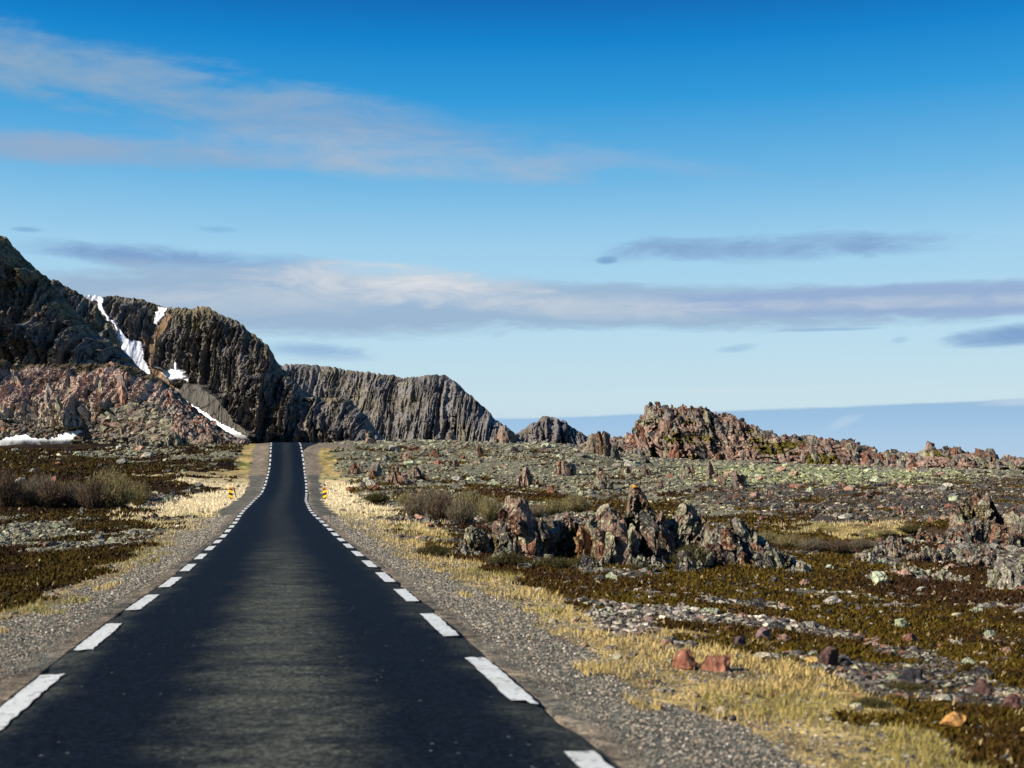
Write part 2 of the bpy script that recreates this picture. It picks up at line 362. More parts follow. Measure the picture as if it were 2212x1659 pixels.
_uu = np.linspace(-900, 1900, 281)
_GF = np.stack([np.interp(_uu, GU, _GT[:, k]) for k in range(len(_gyy))], 1)      # (u, Y)
for _ in range(6): _GF[1:-1] = (_GF[:-2] + _GF[1:-1] * 2 + _GF[2:]) / 4
def ground_smooth(X, Y):
    X = np.asarray(X, float); Y = np.asarray(Y, float)
    u = np.clip(512 + FPX * X / np.maximum(Y, 6), -900, 1899.9); fi = (u + 900) / 10; i = np.clip(fi.astype(int), 0, 279); fu = fi - i
    fy = np.interp(Y, _gyy, np.arange(len(_gyy))); j = np.clip(fy.astype(int), 0, len(_gyy) - 2); fy = fy - j
    a = _GF[i, j] * (1 - fu) + _GF[i + 1, j] * fu; b = _GF[i, j + 1] * (1 - fu) + _GF[i + 1, j + 1] * fu
    return a * (1 - fy) + b * fy
def ground_h(X, Y):
    X = np.asarray(X, float); Y = np.asarray(Y, float)
    g = ground_smooth(X, Y)
    d = road_d(X, Y); ad = np.where(d > 0, d - (right_half(Y) - 1.83), -d)
    rough = fbm(X * 0.16, Y * 0.16, 0, 3) * 0.16 + fbm(X * 0.9, Y * 0.9, 2, 3) * 0.055
    far = sstep(6, 30, Y)
    g = g + rough * (0.35 + 0.65 * far) * sstep(2.5, 6, ad) + 0.35 * far * sstep(8, 30, ad) * fbm(X * 0.045, Y * 0.045, 7, 2)
    rz = road_z(Y) - 0.03 - 0.10 * sstep(1.9, 3.4, ad)
    rz = np.where(ad < 1.83, road_z(Y) - 0.06, rz)
    w = sstep(3.0, 9.0, ad)
    w = np.where((Y > 260), 1.0, w)
    return rz * (1 - w) + g * w
_mY = np.concatenate([np.linspace(5, 60, 700), np.geomspace(60.1, 252, 900)])
def ground_at(u, v):
    """the ground point seen in direction (u, v) of the survey picture, as world x, y, z"""
    t = (u - 512) / FPX; G = ground_h(t * _mY, _mY); pv = HOR - (G - CZ) * FPX / _mY
    k = np.nonzero(pv <= v)[0]; k = k[0] if len(k) else int(np.argmin(pv))
    return t * _mY[k], _mY[k], G[k]

# ------------------------------------------------------------------ plan of ground cover (world polygons)
def plan(pts):
    P = []
    for (a, b) in zip(pts, pts[1:] + pts[:1]):
        for k in range(6):
            f = k / 6; x, y, _ = ground_at(a[0] + (b[0] - a[0]) * f, a[1] + (b[1] - a[1]) * f); P.append((x, y))
    return np.array(P)
def inside(P, X, Y):
    r = np.zeros(X.shape, bool); n = len(P); j = n - 1
    m = (X > P[:, 0].min()) & (X < P[:, 0].max()) & (Y > P[:, 1].min()) & (Y < P[:, 1].max())
    x, y = X[m], Y[m]; rr = np.zeros(x.shape, bool)
    for i in range(n):
        xi, yi = P[i]; xj, yj = P[j]
        if yi != yj: rr ^= ((yi > y) != (yj > y)) & (x < (xj - xi) * (y - yi) / (yj - yi) + xi)
        j = i
    r[m] = rr; return r
GRAVEL, GRASS, HEATH, LICHEN, DARKRUB, PALERUB, MIXED, GREENLICH = range(8)
ZONES = [
 (HEATH, [(-250, 449), (0, 448), (100, 450), (240, 463), (256, 472), (256, 500), (200, 560), (90, 620), (0, 662), (-300, 767)]),
 (LICHEN, [(70, 452), (120, 457), (200, 460), (246, 463), (250, 452), (236, 445), (100, 449)]),
 (LICHEN, [(-300, 512), (0, 516), (60, 520), (100, 530), (180, 531), (172, 541), (100, 545), (0, 548), (-300, 560)]),
 (GRASS, [(126, 512), (150, 500), (200, 495), (222, 486), (240, 479), (262, 486), (262, 500), (235, 512), (190, 526), (165, 523), (128, 516)]),
 (GRASS, [(135, 470), (180, 472), (250, 468), (266, 476), (240, 483), (180, 478)]),
 (MIXED, [(150, 494), (180, 490), (215, 488), (212, 495), (180, 498), (150, 500)]),
 (GREENLICH, [(690, 466), (760, 465), (850, 468), (980, 472), (950, 483), (840, 486), (730, 485), (680, 479)]),
 (DARKRUB, [(700, 487), (850, 486), (1024, 474), (1300, 474), (1300, 535), (1024, 532), (960, 520), (880, 517), (760, 512), (700, 500)]),
 (GRASS, [(310, 462), (322, 470), (333, 480), (348, 488), (362, 500), (400, 507), (397, 517), (440, 527), (470, 540), (420, 547), (380, 532), (336, 517), (308, 504), (305, 480)]),
 (HEATH, [(333, 474), (375, 477), (400, 482), (470, 485), (520, 492), (640, 500), (700, 512), (650, 516), (560, 508), (500, 500), (440, 492), (400, 490), (348, 483)]),
 (HEATH, [(410, 545), (470, 556), (500, 545), (600, 545), (760, 512), (1024, 530), (1300, 540), (1300, 720), (1024, 690), (950, 664), (860, 634), (760, 601), (640, 591), (540, 592), (480, 588), (440, 570)]),
 (GRASS, [(792, 526), (830, 520), (875, 521), (897, 526), (895, 542), (850, 540), (810, 532)]),
 (MIXED, [(860, 545), (900, 535), (950, 530), (1024, 528), (1300, 540), (1300, 600), (1024, 598), (960, 580), (900, 572), (868, 565)]),
 (PALERUB, [(512, 590), (560, 588), (640, 591), (760, 603), (850, 634), (800, 652), (700, 640), (600, 628), (530, 612)]),
 (DARKRUB, [(730, 652), (850, 640), (950, 668), (1024, 694), (1300, 760), (1300, 900), (1010, 767), (960, 732), (930, 702), (850, 672)]),
 (GRASS, [(440, 578), (530, 606), (600, 628), (700, 645), (760, 652), (850, 676), (925, 708), (960, 740), (990, 767), (560, 767), (500, 690), (440, 620)]),
]
ZONEP = [(z, plan(p)) for z, p in ZONES]
def zone(X, Y):
    X = np.asarray(X, float); Y = np.asarray(Y, float)
    k = 0.06 + 0.0015 * np.abs(Y)
    wx = X + fbm(X * 0.5, Y * 0.35, 4, 4) * 0.055 * Y ** 0.75; wy = Y + fbm(X * 0.4, Y * 0.3, 9, 4) * 0.10 * Y ** 0.95
    wx = np.where(Y < 3, X, wx)
    z = np.full(X.shape, MIXED); z[(X < road_x(Y))] = HEATH
    z[(X > road_x(Y)) & (Y > 60)] = LICHEN
    for kk, P in ZONEP:
        z[inside(P, wx, wy)] = kk
    # inclusions: stones and moss break every area up
    n = fbm(X * 0.35, Y * 0.35, 21, 4)
    z[(z == LICHEN) & (n > 0.62)] = HEATH; z[(z == HEATH) & (n < -0.66) & (X > road_x(Y))] = MIXED
    z[(z == PALERUB) & (n > 0.35)] = HEATH; n2 = fbm(X * 0.9, Y * 0.6, 27, 3); z[(z == GRASS) & (n2 > 0.55) & (Y < 60)] = MIXED; z[(z == GRASS) & (n2 < -0.62) & (Y < 60)] = HEATH; z[(z == DARKRUB) & (n > 0.6)] = HEATH; z[(z == MIXED) & (n > 0.3)] = HEATH
    d = road_d(X, Y); ad = np.where(d > 0, d - (right_half(Y) - 1.83), -d); left = d < 0
    e = fbm(X * 0.8, Y * 0.5, 31, 4)
    gr_lim = np.where(left, 3.05, 2.85) + e * 0.28 + 0.5 * sstep(100, 130, Y)
    gs_lim = np.where(left, 3.7, 3.9) + e * 0.5 + 1.0 * sstep(40, 80, Y)
    z[(ad < gs_lim) & (Y < 175)] = GRASS
    z[(ad < gr_lim) & (Y < 175)] = GRAVEL
    z[(d > 0) & (d < 8) & (Y > 147) & (Y < 166)] = GRAVEL
    return z
ZCOL = np.array([(0.23, 0.185, 0.135), (0.34, 0.25, 0.10), (0.060, 0.034, 0.007), (0.25, 0.24, 0.16), (0.10, 0.088, 0.075), (0.26, 0.22, 0.16), (0.17, 0.15, 0.11), (0.28, 0.31, 0.17)])

def build_ground():
    t = np.concatenate([-np.geomspace(1.6, 0.57, 40)[:-1], np.linspace(-0.56, 0.56, 900), np.geomspace(0.57, 1.6, 40)[1:]])
    Yv = np.concatenate([np.linspace(-28, 4, 20)[:-1], np.geomspace(4, 270, 640), np.geomspace(275, 4000, 30)])
    nr, nc = len(Yv), len(t)
    Y = np.repeat(Yv[:, None], nc, 1); X = t[None, :] * (np.maximum(Y, -20) + 24 * np.exp(-np.maximum(Y, 0) / 4) + 1.0)
    X = np.where(np.abs(t[None, :]) > 0.46, X * 1.0, X)
    Z = ground_h(X, Y); zn = zone(X, Y)
    C = ZCOL[zn]
    # slow colour drift inside each cover
    a = fbm(X * 0.25, Y * 0.25, 40, 3)[..., None]; b = fbm(X * 1.3, Y * 0.9, 50, 3)[..., None]
    heath = (zn == HEATH)[..., None]; grass = (zn == GRASS)[..., None]; gravel = (zn == GRAVEL)[..., None]
    C = np.where(heath, C * (1 + 0.5 * a) + np.clip(b, 0, 1) * np.array([0.05, 0.038, 0.004]) - np.clip(-a, 0, 1) * np.array([0.02, 0.02, 0.0]), C)
    C = np.where(grass, C * (1 + 0.55 * b) + np.clip(-a, 0, 1) * np.array([-0.10, -0.02, -0.04]), C)
    d = np.abs(road_d(X, Y)); blue = (sstep(1.84, 2.12, d + 0.2 * b[..., 0]) * (Y < 120))[..., None]
    C = np.where(heath, C * np.where(X < road_x(Y), 0.5, 0.75)[..., None], C)
    C = np.where(gravel, (C * (1 - blue) + np.array([0.125, 0.12, 0.10]) * blue) * (1 + 0.15 * a), C)
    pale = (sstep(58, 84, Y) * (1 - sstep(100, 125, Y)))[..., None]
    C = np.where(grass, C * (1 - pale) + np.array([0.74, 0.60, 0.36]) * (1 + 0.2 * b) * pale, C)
    C = np.clip(C * (1 - 0.25 * (zn >= 2))[..., None], 0.006, 0.9)
    V = np.stack([X, Y, Z], -1).reshape(-1, 3)
    me = make_mesh('ground', V, grid_faces(nr, nc), C.reshape(-1, 3), True)
    link('ground', me, MAT['ground'], label='undulating tundra of brown heath, dry grass and lichen rubble', kind='structure')
build_ground()

# ------------------------------------------------------------------ road and its markings
def build_road():
    s = np.concatenate([np.linspace(-25, 60, 600), np.linspace(60.2, 230, 500)])
    cx, cz = road_x(s), road_z(s)
    f = np.linspace(-1, 1, 15); V, UV = [], []
    for k in range(len(s)):
        L, R = 1.83 + 0.04 * vnoise(s[k] * 1.7, 1.0), right_half(s[k]) + 0.05 * vnoise(s[k] * 1.5, 4.0)
        dd = np.where(f < 0, f * L, f * R)
        z = cz[k] + 0.02 - 0.02 * (np.minimum(np.abs(dd), 2) / 1.83) ** 2 - np.where(np.abs(f) > 0.99, 0.03, 0)
        V.append(np.stack([cx[k] + dd * 0.983, s[k] + dd * 0.18, z], 1)); UV.append(np.stack([dd, np.full(15, s[k])], 1))
    me = make_mesh('road', np.concatenate(V), grid_faces(len(s), 15), smooth=True, uv=np.concatenate(UV))
    road = link('road', me, MAT['asphalt'], label='narrow dark asphalt road with dashed white edge lines running to the crest', kind='structure')
    n = 0
    for side, first in ((1, 9.5), (-1, 9.15)):
        for k in range(-1, 42):
            c = first + k * 3.78; L = 1.12 + random.uniform(-.08, .08)
            if c + L > 164: break
            ss = np.linspace(c - L, c + L, 17); off = side * 1.70; w = 0.085
            P = []
            for q in ss:
                jl, jr = random.uniform(-.007, .007), random.uniform(-.012, .012)
                for j, lat in enumerate(np.linspace(off - w + jl, off + w + jr, 4)):
                    yy = q + (random.uniform(-.03, .03) if q in (ss[0], ss[-1]) else 0)
                    P.append((float(road_x(q)) + lat * 0.983, yy + lat * 0.18, float(road_z(q)) + 0.02 - 0.02 * (abs(lat) / 1.83) ** 2 + 0.006))
            if k == 0 and side == 1:    # chipped near corner
                P[0] = (P[0][0] + 0.05, P[0][1] + 0.28, P[0][2]); P[1] = (P[1][0] + 0.02, P[1][1] + 0.24, P[1][2])
            me = make_mesh('edge_marking', np.array(P), grid_faces(17, 4)); link('edge_marking', me, MAT['paint'], parent=road); n += 1
build_road()

# ------------------------------------------------------------------ rock shapes
def hull(points, cuts=0, fract=0.0, seed=0):
    bm = bmesh.new()
    for p in points: bm.verts.new(p)
    bmesh.ops.convex_hull(bm, input=bm.verts)
    loose = [v for v in bm.verts if not v.link_faces]; bmesh.ops.delete(bm, geom=loose, context='VERTS')
    if cuts:
        bmesh.ops.triangulate(bm, faces=bm.faces)
        bmesh.ops.subdivide_edges(bm, edges=bm.edges, cuts=cuts, use_grid_fill=True, fractal=fract, along_normal=0.4, seed=seed)
    bmesh.ops.triangulate(bm, faces=bm.faces); bmesh.ops.recalc_face_normals(bm, faces=bm.faces)
    bm.verts.index_update()
    V = np.array([v.co[:] for v in bm.verts]); F = np.array([[v.index for v in f.verts] for f in bm.faces]); bm.free()
    return V, F
def shard_pts(rnd):
    pts = []; lean = rnd.uniform(-.12, .12); n = rnd.randint(5, 7); a0 = rnd.uniform(0, 6.28); sl = rnd.uniform(.1, .5); sd_ = rnd.uniform(0, 6.28)
    jit = [rnd.uniform(-.3, .3) for k in range(n)]; rad = [rnd.uniform(.7, 1.05) for k in range(n)]
    for z, r in ((-.3, 1.0), (.25, .97), (.62, .84), (.86, .62)):
        for k in range(n):
            a = a0 + k * 6.283 / n + jit[k]; rr = r * rad[k] * rnd.uniform(.88, 1.05) * 0.5; x, y = math.cos(a) * rr, math.sin(a) * rr * .8
            pts.append((x + lean * z, y, z + (sl * (x * math.cos(sd_) + y * math.sin(sd_)) if z > .3 else 0) + rnd.uniform(-.04, .04)))
    pts.append((lean + rnd.uniform(-.2, .2), rnd.uniform(-.15, .15), 1.0))
    return pts
def stone_pts(rnd):
    pts = []
    for k in range(13):
        v = Vector((rnd.gauss(0, 1), rnd.gauss(0, 1), rnd.gauss(0, 1))).normalized() * rnd.uniform(.42, .56)
        pts.append((v.x, v.y * rnd.uniform(.75, 1), v.z * .72 + 0.15))
    return pts
_r = random.Random(3)
SHARD_HI = [hull(shard_pts(_r), 3, 0.9, k) for k in range(8)]
SHARD_MD = [hull(shard_pts(_r), 1, 0.7, k) for k in range(10)]
def erode(v, amp, fr):
    x, y, z = v[:, 0] * fr, v[:, 1] * fr, v[:, 2] * fr * .8
    d = np.stack([ridged(x, y, z, 3), ridged(x + 31, y + 7, z + 3, 3), .5 * fbm(x + 5, y + 50, z + 9, 3)], 1)
    return v + d * amp
SHARD_LO = [hull(shard_pts(_r)) for k in range(12)]
STONE_LO = [hull(stone_pts(_r)) for k in range(16)]
STONE_HI = [hull(stone_pts(_r), 2, 0.8, k) for k in range(8)]
ICO = hull([(0, 0, 1), (0, 0, -1), (.9, 0, .4), (.28, .85, .4), (-.72, .53, .4), (-.72, -.53, .4), (.28, -.85, .4), (.72, .53, -.4), (-.28, .85, -.4), (-.9, 0, -.4), (-.28, -.85, -.4), (.72, -.53, -.4)])

def assemble(lib, items):
    """items: arrays idx, pos(n,3), scale(n,3), yaw, leanx, leany, color(n,3) -> V, F, C (vectorised per library entry)"""
    idx, pos, scl, yaw, lx, ly, col = items
    Vs, Fs, Cs, off = [], [], [], 0
    for k, (v, f) in enumerate(lib):
        m = idx == k; n = int(m.sum())
        if not n: continue
        s = scl[m]; ca, sa = np.cos(yaw[m]), np.sin(yaw[m])
        P = v[None] * s[:, None, :]
        x = P[..., 0] * ca[:, None] - P[..., 1] * sa[:, None]; y = P[..., 0] * sa[:, None] + P[..., 1] * ca[:, None]; z = P[..., 2]
        x = x + z * lx[m][:, None]; y = y + z * ly[m][:, None]
        Q = np.stack([x, y, z], -1) + pos[m][:, None, :]
        Vs.append(Q.reshape(-1, 3)); Fs.append((f[None] + (np.arange(n) * len(v))[:, None, None] + off).reshape(-1, 3))
        Cs.append(np.repeat(col[m], len(v), 0)); off += n * len(v)
    return np.concatenate(Vs), np.concatenate(Fs), np.concatenate(Cs)
RED, PINK, GREY, DARK, LICH, OCH, PALE = np.array([(0.165, 0.078, 0.050), (0.205, 0.135, 0.105), (0.155, 0.135, 0.118), (0.055, 0.05, 0.05), (0.235, 0.22, 0.15), (0.30, 0.20, 0.08), (0.36, 0.32, 0.26)])
def pick(rng, n, pal, w):
    pal = np.array(pal); i = rng.choice(len(pal), n, p=np.array(w) / sum(w)); return pal[i] * rng.uniform(0.7, 1.25, (n, 1))

# ------------------------------------------------------------------ mountains and cliffs
def interp_line(pts, u):
    p = np.array(pts, float); return [np.interp(u, p[:, 0], p[:, k]) for k in range(1, p.shape[1])]
def in_poly_uv(poly, U, Vv): return inside(np.array(poly, float), U, Vv)
def mountain(name, sky, base_v, depth, mat, label, cols, rows, amp, fx, fz, colfn, smooth_polys=(), steep=0.35, ridge=0.006, snow=(), kind='structure', tilt=0.0, knob=0.0, rough=0.12, pushed=(), blk=0.5, stones=0.0, cat=None, jag=1.1):
    """sky: (u, v_top, distance); a rock face rising from its foot to its crest, with a falling back side"""
    u = np.linspace(sky[0][0], sky[-1][0], cols); vt, Y = interp_line(sky, u)
    t = (u - 512) / FPX
    vt = vt + (fbm(u * 0.35, 3.3, 1.0, 4) * jag + knob * np.abs(fbm(u * .22, 1.7, 4, 3)))*(1 if knob >= 0 else 0)
    r = np.concatenate([np.linspace(0, 1, rows), 1 + np.array([0.03, 0.08, 0.16, 0.3, 0.6, 1.0])])
    R, T = np.meshgrid(r, t, indexing='ij'); U = np.repeat(u[None], len(r), 0)
    dep = depth * np.ones_like(Y)
    yt = Y + dep; zt = CZ + (HOR - vt) * yt / FPX; zb = CZ + (HOR - (np.interp(u, [p[0] for p in base_v], [p[1] for p in base_v]) if isinstance(base_v, list) else base_v)) * Y / FPX
    Rc = np.clip(R, 0, 1)
    foot = sstep(0, steep, Rc)
    yy = Y[None] + dep[None] * (0.30 * Rc + 0.70 * Rc ** 2)
    zz = zb[None] + (zt - zb)[None] * (Rc ** 0.95)
    Xw = T * yy; Vp = HOR - (zz - CZ) * FPX / yy
    hm = np.maximum(zt - zb, 1)[None]
    sm = np.ones_like(R)
    for poly in list(smooth_polys) + list(snow):
        sm = sm * (1 - 0.93 * in_poly_uv(poly, U, Vp))
    for _ in range(10):
        sm[1:-1, 1:-1] = (sm[1:-1, 1:-1] * 4 + sm[:-2, 1:-1] + sm[2:, 1:-1] + sm[1:-1, :-2] + sm[1:-1, 2:]) / 8
    # vertical ribs and clefts + blocky breaks, pushed out towards the open side
    xs = Xw + tilt * zz
    push = np.full_like(R, 0.35)
    for poly in pushed: push = np.where(in_poly_uv(poly, U, Vp), 1.25, push)
    for _ in range(14): push[1:-1, 1:-1] = (push[1:-1, 1:-1] * 4 + push[:-2, 1:-1] + push[2:, 1:-1] + push[1:-1, :-2] + push[1:-1, 2:]) / 8
    xs = xs + (0.22 * fbm(xs * fx * 0.45, zz * fx * 0.3, 31, 3) + 0.5 * fbm(xs * fx * 0.15, 2.2, 37, 2)) / fx
    patch = 0.30 + 0.85 * sstep(-0.35, 0.35, fbm(xs * fx * 0.28, zz * fx * 0.35, 41, 3))
    low = 0.6 * fbm(xs * fx * 0.3, zz * fz * 0.6, 5, 2)
    rib = ridged(xs * fx, zz * fz, 0.3, 5, 0.6)
    bl = 0.6 * blocks(xs, zz, fx * 1.6, fz * 3, 1) + 0.45 * blocks(xs, zz, fx * 4.2, fx * 1.6, 5) + 0.25 * blocks(xs, zz, fx * 10, fx * 5, 9)
    n = low + patch * (blk * bl + 0.7 * rib) + 0.3 * ridged(xs * fx * 3.1, zz * fz * 5, 8, 4, 0.6) + rough * ridged(xs * fx * 4, zz * fx * 2.4, 18, 4, 0.65)
    env = sstep(0.0, 0.12, Rc) * (1 - 0.75 * sstep(0.9, 1.0, Rc))
    disp = amp * env * (low + push + sm * (n - low - push))
    yy = yy - disp; Xw = Xw + 0.3 * sm * amp * env * fbm(xs * fx * 1.3, zz * fz * 1.5, 12, 3)
    back = np.clip(R - 1, 0, 1)
    yy = yy + back * depth * 2.5; zz = np.where(R > 1, zz - hm * back ** 1.3, zz)
    Xw = np.where(R > 1, T * yy, Xw)
    V = np.stack([Xw, yy, zz], -1)
    C = colfn(U, Vp, Rc, Xw, zz, n, sm)
    me = make_mesh(name, V.reshape(-1, 3), grid_faces(len(r), cols), np.clip(C, 0.006, 0.9).reshape(-1, 3), False)
    o = link(name, me, mat, label=label, kind=kind)
    if kind is None: o['category'] = cat or 'rock ridge'
    patches = []
    for poly in snow:
        m = in_poly_uv(poly, U + 0.9 * fbm(U * .5, Vp * .5, 3, 3), Vp + 0.8 * fbm(U * .5, Vp * .5, 8, 3)) & (R <= 1)
        patches.append(snow_sheet(V, m, amp * 0.09 + 0.12))
    return V, U, Vp, R, patches
def snow_sheet(V, m, lift):
    nr, nc = m.shape; q = m[:-1, :-1] | m[1:, :-1] | m[:-1, 1:] | m[1:, 1:]
    # edge vertices stay down on the rock so that the drift has a real thickness
    inner = m.copy().astype(float)
    for _ in range(2):
        e = inner.copy(); e[1:-1, 1:-1] = (inner[1:-1, 1:-1] * 4 + inner[:-2, 1:-1] + inner[2:, 1:-1] + inner[1:-1, :-2] + inner[1:-1, 2:]) / 8; inner = e
    P = V.copy()
    S = V.copy()
    for _ in range(4): S[1:-1, 1:-1] = (S[1:-1, 1:-1] * 4 + S[:-2, 1:-1] + S[2:, 1:-1] + S[1:-1, :-2] + S[1:-1, 2:]) / 8
    P = S; P[..., 1] -= lift * np.clip(inner * 2.2 - 0.5, -0.3, 1); P[..., 2] += lift * 0.5 * np.clip(inner * 2.2 - 0.5, -0.3, 1)
    i, j = np.nonzero(q); F = np.stack([i * nc + j, i * nc + j + 1, (i + 1) * nc + j + 1, (i + 1) * nc + j], 1)
    used, inv = np.unique(F, return_inverse=True)
    return P.reshape(-1, 3)[used], inv.reshape(F.shape)

def mix3(a, b, w): return a * (1 - w[..., None]) + np.asarray(b) * w[..., None]
def mtn_col(rock, moss, mossamt, extra=()):
    def f(U, Vp, R, X, Z, n, sm):
        k = 0.02
        C = np.ones(U.shape + (3,)) * np.asarray(rock)
        C = C * (1 + 0.35 * fbm(X * 0.06, Z * 0.05, 3, 4))[..., None]
        w = sstep(0.1, 0.9, fbm(X * 0.035, Z * 0.06, 60, 4) + mossamt + 0.8 * sstep(0.75, 1.0, R))
        C = mix3(C, moss, w * 0.7)
        for poly, colr in extra:
            m = in_poly_uv(poly, U + fbm(U * .3, Vp * .3, 2, 3) * 3, Vp + fbm(U * .3, Vp * .3, 6, 3) * 3).astype(float)
            for _ in range(2): m[1:-1, 1:-1] = (m[1:-1, 1:-1] * 4 + m[:-2, 1:-1] + m[2:, 1:-1] + m[1:-1, :-2] + m[1:-1, 2:]) / 8
            C = mix3(C, np.asarray(colr), m)
        return C
    return f

# far pyramid peak, far table mountain, main ridge, mid crag, near dark shoulder
mountain('mountain', [(500, 441, 2100), (515, 433, 2100), (527, 427, 2100), (537, 421, 2100), (542, 416, 2100), (550.5, 417, 2100), (557, 421, 2100), (564, 421, 2100), (574, 428, 2100), (583, 435, 2100), (600, 441, 2100)],
         448, 70, MAT['rock_mountain'], 'small distant grey peak standing alone right of the long ridge', 260, 110, 30, 0.030, 0.006,
         mtn_col((0.15, 0.135, 0.135), (0.14, 0.12, 0.08), -0.4))
fscree = [(395, 432), (415, 420), (436, 409), (446, 404), (440, 416), (430, 428), (425, 444), (385, 444)]
FAR = [(240, 372, 1400), (280, 365.6, 1400), (299, 364, 1400), (324, 365.6, 1400), (341, 369, 1400), (362, 372, 1380), (383, 374, 1350), (394, 374.5, 1350), (405, 379, 1340), (415.5, 376.5, 1320), (430, 375, 1300), (446, 375, 1300), (454, 380, 1290), (461, 389, 1280), (473, 397.6, 1260), (485, 409.5, 1250), (496.5, 421, 1240), (510, 431, 1230), (520, 441, 1220)]
mountain('mountain', FAR, 452, 110, MAT['rock_mountain'], 'flat-topped grey mountain with steep ribbed cliffs behind the plateau', 760, 260, 19, 0.034, 0.003,
         mtn_col((0.150, 0.140, 0.132), (0.15, 0.132, 0.09), -0.10, [(fscree, (0.15, 0.142, 0.135))]), steep=0.3)
# main ridge with gullies and screes
brown = [(150, 342), (156, 330), (160, 322), (168, 312), (176, 318), (166, 340), (160, 360), (165, 372), (180, 388), (196, 404), (190, 402), (165, 380), (150, 372)]
scree = [(190, 384), (205, 386), (222, 398), (236, 412), (246, 425), (262, 443), (190, 446), (170, 420), (180, 400)]
scree2 = [(255, 394), (275, 400), (300, 412), (318, 424), (330, 443), (316, 443), (296, 428), (262, 408)]
S1 = [(85, 293), (103, 297), (107, 304), (112, 315), (119, 327), (127, 332), (134, 342), (145, 343), (149, 352), (148, 361), (152, 370), (156, 378), (148, 376), (138, 368), (130, 358), (129, 350), (124, 341), (122, 334), (115, 323), (107, 313), (102, 304), (92, 300)]
S2 = [(160.5, 308.5), (168.5, 309.5), (165.5, 317), (159.5, 326), (157, 325), (159.5, 314)]
S3 = [(164.6, 373), (170, 369.5), (175, 369.5), (178, 363.5), (181, 371.5), (186, 377), (188, 383), (181, 379), (177, 383), (172.5, 379)]
S4 = [(190, 400.5), (203, 409), (213, 414.5), (225, 423.5), (246, 434), (262, 444.5), (250, 444.5), (236, 436), (222, 427.5), (208, 418.5), (196, 409.5), (188, 403)]
MAIN = [(70, 300, 690), (90, 296.5, 690), (123, 297, 690), (145, 300, 690), (162, 306.6, 690), (178, 308, 680), (195, 309, 670), (198, 306.6, 670), (208, 307, 660), (214, 311.7, 655), (224, 316, 650), (239, 322, 640), (250, 332, 632), (268, 346, 620), (275, 358, 615), (282, 368, 610), (295.7, 382, 600), (307.5, 394, 595), (324, 397.6, 590), (341, 397.6, 585), (350, 399, 580), (358, 409, 575), (371.6, 423, 570), (378, 433, 566), (392, 442, 560)]
Vm, _, _, _, snows = mountain('mountain', MAIN, 452, 55, MAT['rock_mountain'], 'dark craggy mountain with snow gullies and a grey scree apron left of the road', 1000, 460, 10, 0.10, 0.009,
         mtn_col((0.150, 0.137, 0.120), (0.135, 0.115, 0.06), -0.45, [(brown, (0.15, 0.10, 0.06)), (scree, (0.085, 0.079, 0.070)), (scree2, (0.16, 0.145, 0.122))]),
         smooth_polys=[brown, scree], snow=[S1, S2, S3, S4], pushed=[scree, S4])
for (V_, F_), lab in zip(snows, ['long white snow gully falling between the two dark crags', 'small snow patch in the notch high on the mountain skyline', 'forked little snow patch at the foot of the dark buttress', 'thin diagonal snow strip along the edge of the grey scree']):
    link('snow_patch', make_mesh('snow_patch', V_, F_, smooth=True), MAT['snow'], label=lab, cat='snow patch', group='snow patches left on the mountainside')
mountain('mountain', [(20, 262, 520), (39, 271, 520), (49, 279, 520), (58, 281.5, 520), (68, 287, 520), (81, 294, 520), (90, 300, 520), (99, 308, 518), (107, 320, 515), (115, 331, 512), (119, 340, 510), (125, 356, 508), (132, 369, 505), (142, 382, 500), (160, 400, 495)],
         440, 30, MAT['rock_mountain'], 'blue-grey crag with a crooked right edge beside the snow gully', 420, 300, 7, 0.14, 0.02,
         mtn_col((0.16, 0.156, 0.148), (0.15, 0.12, 0.05), -0.35))
mountain('mountain', [(-260, 236, 400), (-120, 250, 400), (-60, 230, 400), (-20, 226, 400), (0, 236, 400), (9, 239, 400), (16, 248, 398), (29, 261, 396), (39, 271, 394), (49, 280, 392), (64, 297, 390), (81, 315, 386), (101, 335, 382), (123, 349, 378), (139, 366, 374), (150, 380, 370)],
         430, 34, MAT['rock_mountain'], 'steep near-black mountain shoulder with vertical clefts at the left edge', 900, 440, 9, 0.17, 0.007,
         mtn_col((0.145, 0.134, 0.116), (0.17, 0.145, 0.07), -0.55), knob=0)

